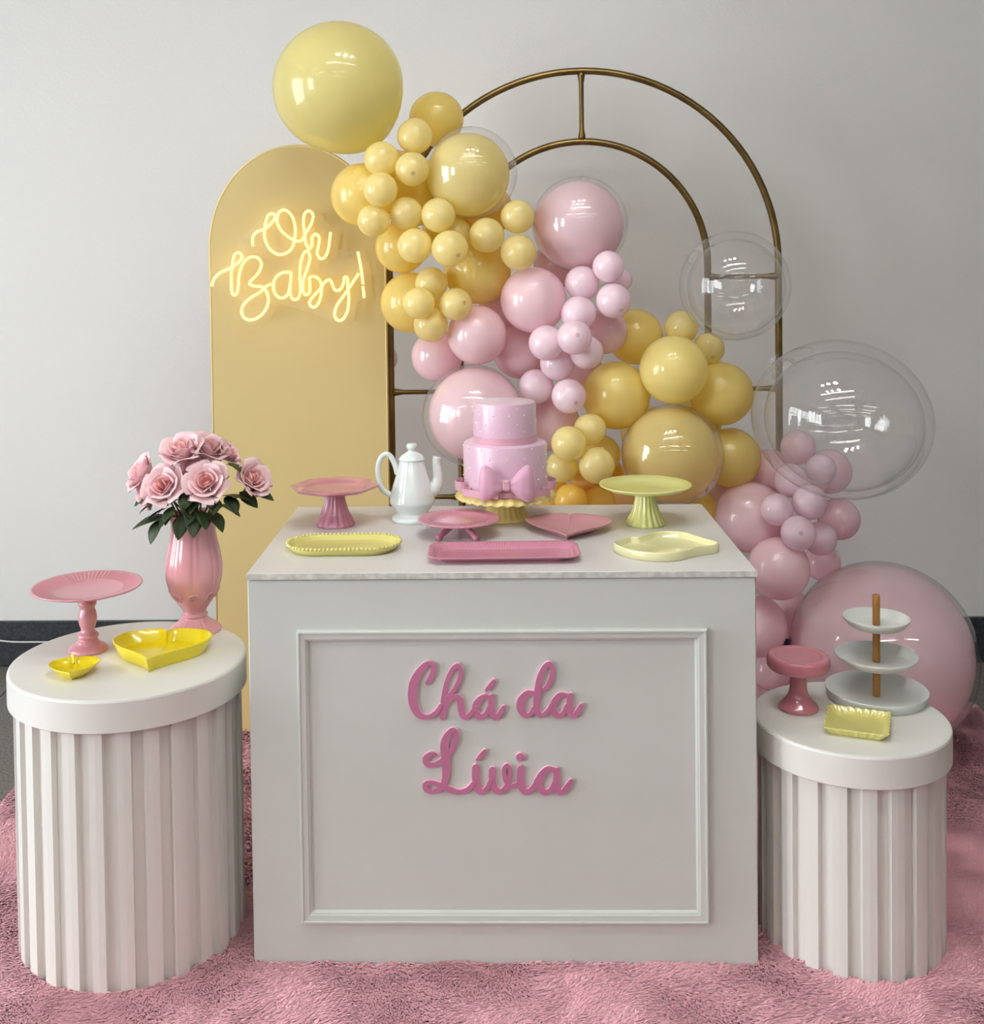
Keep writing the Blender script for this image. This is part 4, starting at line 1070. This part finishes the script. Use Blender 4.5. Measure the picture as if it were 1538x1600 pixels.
# roses
def petal_mesh(name, R_, H_, half, flare, curl, seed, material):
    rnd = random.Random(seed); ph1, ph2 = rnd.uniform(0, 6), rnd.uniform(0, 6)
    NU, NV = 11, 8; V_, F_ = [], []
    for side in (0, 1):
        for j in range(NV):
            v = j / (NV - 1)
            for i in range(NU):
                u_ = -1 + 2 * i / (NU - 1)
                wv = half * (0.35 + .65 * math.sin(min(1, v * 1.25) * PI / 2)) * (1 - .22 * max(0, v - .75) / .25)
                r = R_ * (.28 + .72 * math.sin(min(1, v * 1.15) * PI / 2)) + flare * v ** 3
                top = 1 - .16 * abs(u_) ** 2.5
                z = H_ * v * top + .0012 * math.sin(4 * u_ + ph1) * v ** 2
                cu = curl * max(0, v - .62) ** 2 * 6.9
                r += cu * (1 + .35 * math.sin(3 * u_ + ph2)); z -= cu * .55
                r += .002 * u_ * u_ * v + (-.0006 if side else 0)
                a = u_ * wv
                V_.append((r * math.cos(a), r * math.sin(a), z))
    n1 = NU * NV
    for j in range(NV - 1):
        for i in range(NU - 1):
            a = j * NU + i; F_.append((a, a + 1, a + NU + 1, a + NU)); b = n1 + a; F_.append((b, b + NU, b + NU + 1, b + 1))
    rim = [j for j in range(NU)] + [j * NU + NU - 1 for j in range(1, NV)] + [(NV - 1) * NU + i for i in range(NU - 2, -1, -1)] + [j * NU for j in range(NV - 2, 0, -1)]
    for q in range(len(rim)):
        a, b = rim[q], rim[(q + 1) % len(rim)]; F_.append((a, n1 + a, n1 + b, b))
    o = mk(name, V_, F_, material); me = o.data; bpy.data.objects.remove(o); return me
RINGS = [  # radius, height, half angle, flare, curl, count, material
    (.0065, .040, 1.35, .000, .000, 2, 'petal_in'), (.0115, .041, 1.05, .002, .001, 3, 'petal_in'), (.0170, .042, .95, .003, .002, 4, 'petal'),
    (.0235, .041, .82, .005, .0045, 5, 'petal'), (.0300, .036, .74, .007, .007, 5, 'petal')]
PM = [[petal_mesh('petal', a, b, c, d, e, 10 * i + s, MT[mt]) for s in range(2)] for i, (a, b, c, d, e, n_, mt) in enumerate(RINGS)]
def leaf_mesh():
    V_, F_ = [], []; NL = 9
    for j in range(NL):
        v = j / (NL - 1); wv = .0165 * math.sin(PI * v ** .85) ** .8 if 0 < v < 1 else .0003
        sag = -.010 * v * v
        for i, s in enumerate((-1, -.5, 0, .5, 1)):
            V_.append((v * .055, s * wv * (1 + .04 * (j % 2)), sag + .0035 * abs(s) * math.sin(PI * v)))
    n0 = len(V_)
    V_ += [(a, b, c - .0005) for a, b, c in V_]
    for j in range(NL - 1):
        for i in range(4):
            a = j * 5 + i; F_.append((a, a + 5, a + 6, a + 1)); F_.append((n0 + a, n0 + a + 1, n0 + a + 6, n0 + a + 5))
    for j in range(NL - 1):
        a = j * 5; F_.append((a, n0 + a, n0 + a + 5, a + 5)); a += 4; F_.append((a, a + 5, n0 + a + 5, n0 + a))
    o = mk('leaf', V_, F_, MT['leaf']); me = o.data; bpy.data.objects.remove(o); return me
LEAF = leaf_mesh()
VTOP = Vector((VX, VY, LT + .25))
def rose(pos, face, scale, label, leaves, spin):
    r_ = thing('rose', label, 'rose', pos, 0, 'pink roses in the vase')
    hd = bpy.data.objects.new('flower_head', None); COL.objects.link(hd); hd.parent = r_
    q = Vector(face).normalized().to_track_quat('Z', 'Y')
    hd.rotation_mode = 'QUATERNION'; hd.rotation_quaternion = q; hd.scale = (scale,) * 3
    hd.location = -(Vector(face).normalized() * .024 * scale)
    a = spin
    for i, ring in enumerate(RINGS):
        for k in range(ring[5]):
            p = inst('petal', PM[i][k % 2], hd)
            p.rotation_euler = (0, random.uniform(-.05, .09) if i > 1 else 0, a + 2 * PI * k / ring[5] + random.uniform(-.12, .12))
            p.scale = (1, 1, random.uniform(.94, 1.06))
        a += .9
    # curved stem into the vase mouth
    st = Vector(pos) + hd.location; en = VTOP + Vector((random.uniform(-.02, .02), random.uniform(-.02, .02), -.02))
    c = Vector(face).normalized()
    mid = st - c * .03 + Vector((0, 0, -.012)); 
    P = [st - st * 0 - Vector(pos), mid - Vector(pos), (mid * .4 + en * .6) - Vector(pos), en - Vector(pos)]
    mk('stem', *tube(catmull(P, 5), .0021, 7), MT['stem'], r_)
    for (dx, dy, dz, yaw, pitch, s) in leaves:
        lf = inst('leaf', LEAF, r_); lf.location = Vector((dx, dy, dz)); lf.rotation_euler = (random.uniform(-.5, .5), pitch, yaw); lf.scale = (s,) * 3
rose((-.734, 2.585, .932), (-.75, -.35, .45), 1.12, 'leftmost pink rose leaning out to the side', [(.03, -.02, -.04, 3.3, .5, .9)], .3)
rose((-.712, 2.560, .893), (-.6, -.65, .1), 0.9, 'small drooping pink rose below the leftmost one', [(.02, -.01, -.02, 3.8, .3, .8)], 1.2)
rose((-.667, 2.525, .914), (-.12, -.85, .5), 1.12, 'open pink rose with bright centre, front left of the bouquet', [(.03, .01, -.032, 3.6, .35, 1.0), (.02, 0, -.045, 4.4, .6, .9), (.05, .0, -.04, 5.2, .5, .8)], .8)
rose((-.574, 2.525, .921), (.06, -.85, .52), 1.14, 'open pink rose in the front middle of the bouquet', [(-.01, .01, -.032, 4.2, .45, 1.0), (.012, .01, -.035, 5.0, .35, 1.05), (-.03, .0, -.045, 4.7, .7, 1.0)], 2.1)
rose((-.481, 2.576, .918), (.62, -.55, .55), 1.06, 'rightmost pink rose standing apart from the others', [(-.005, -.005, -.025, -.15, .25, 1.05), (-.03, 0, -.03, -.4, .5, 1.0), (-.055, -.02, -.035, -.9, .45, 1.05)], .1)
rose((-.638, 2.575, .985), (-.12, -.5, .85), 1.22, 'large pink rose at the top of the bouquet', [(.02, .02, -.03, 1.2, .3, .9)], 1.7)
rose((-.582, 2.590, .985), (.3, -.35, .88), 1.12, 'pink rose behind the top one, slightly to its right', [(.04, -.01, -.035, -.3, .2, .9), (.05, -.02, -.03, -.8, .15, .9)], .5)
rose((-.540, 2.605, .972), (.7, -.1, .6), .8, 'small pink rose peeking out behind the top roses', [], 2.5)
rose((-.612, 2.560, .940), (.0, -.6, .7), .9, 'small pink rose half hidden in the middle of the bouquet', [(.0, -.03, -.04, 4.6, .5, 1.0)], 1.0)
# spray of leaves hanging over the vase rim
sp = thing('leaf_spray', 'dark green leaf spray hanging over the left of the vase rim', 'leaves', (VX - .03, VY - .03, LT + .262))
for (dx, dy, dz, yaw, pitch, s) in ((-.012, -.012, .006, 3.35, .12, 1.5), (-.03, -.02, .0, 3.9, .95, 1.0), (.02, -.025, .012, 4.6, 1.0, 1.0), (.045, -.02, .016, 4.9, .7, 1.1), (.075, -.01, .018, 5.6, .55, 1.15), (.0, -.02, .02, 4.2, .4, 1.0), (.06, -.02, .02, 5.2, .5, 1.0), (-.02, .0, .022, 3.6, .3, 1.0), (.09, .0, .03, 5.9, .2, 1.2), (.10, .01, .045, -.1, .0, 1.2), (.03, .0, .04, 4.8, -.1, 1.2), (-.01, .0, .04, 4.0, -.1, 1.2), (.06, .01, .05, 5.4, -.2, 1.2), (.05, .03, .06, .6, -.6, 1.2), (.0, .03, .06, 2.4, -.6, 1.2), (.075, .0, .05, 5.0, .1, 1.1)):
    lf = inst('leaf', LEAF, sp); lf.location = (dx, dy, dz); lf.rotation_euler = (random.uniform(-.3, .3), pitch, yaw); lf.scale = (s,) * 3
mk('stalk', *tube(catmull([(.03, .03, -.03), (.015, .0, .0), (-.012, -.012, .006), (-.03, -.02, .0)], 5), .0018, 6), MT['stem'], sp)

# ================================================================== things on the right pedestal
t = thing('cake_stand', 'small thick topped pink stand shaped like a mushroom', 'cake stand', (.6873, 2.4013, RT))
mk('foot', *lathe(smooth_prof([(.0395, 0), (.041, .003), (.040, .008), (.033, .016), (.024, .026), (.0188, .038), (.0172, .055), (.0168, .090)], 5), 48), MT['mush'], t)
mk('top', *lathe(smooth_prof([(.016, .085), (.055, .0855), (.0615, .088), (.064, .093), (.064, .106), (.0615, .1125), (.056, .1145), (.048, .1135), (.043, .1115), (.02, .111)], 4), 72), MT['mush'], t)

t = thing('tiered_tray', 'three tier white round tray on a wooden dowel', 'tiered tray', (.8699, 2.4547, RT))
for nm, R_, z0 in (('bottom_tray', .106, 0), ('middle_tray', .0852, .0735), ('top_tray', .0692, .1535)):
    q_ = .90 if z0 == 0 else .72
    mk(nm, *lathe([(R_ * q_, z0), (R_ * (q_ + .05), z0 + .0012), (R_ * .985, z0 + .0155), (R_, z0 + .0205), (R_ * .992, z0 + .0215), (R_ * .97, z0 + .0195), (R_ * .86, z0 + .0055), (R_ * .74, z0 + .0035), (R_ * .3, z0 + .0035)], 72), MT['melamine'], t)
for z0, z1 in ((.0036, .0733), (.0772, .1533), (.1572, .222)):
    mk('dowel', *lathe([(.0074, z0), (.0078, z0 + .0006), (.0078, z1 - .001), (.0070, z1)], 24), MT['wood'], t, sharp=60)

t = thing('square_dish', 'small pale lemon square dish with crimped rim', 'dish', (.777, 2.300, RT), -.385)
O = dense(rrect(.124, .128, .007, 4), .0025); nq = len(O)
def crimp(u_, k):
    w_ = math.sin(u_ * 2 * PI * 30)
    return (-.0011 * w_, .0007 * w_) if k in (2, 3, 4, 5) else ((-.0008 * w_, 0) if k in (1, 6) else (0, 0))
mk('dish', *loft(O, [(.014, 0), (.012, .003), (.003, .013), (0, .0165), (.002, .0175), (.0045, .0158), (.012, .006), (.017, .0045)], wob=crimp), MT['lemonp'], t)
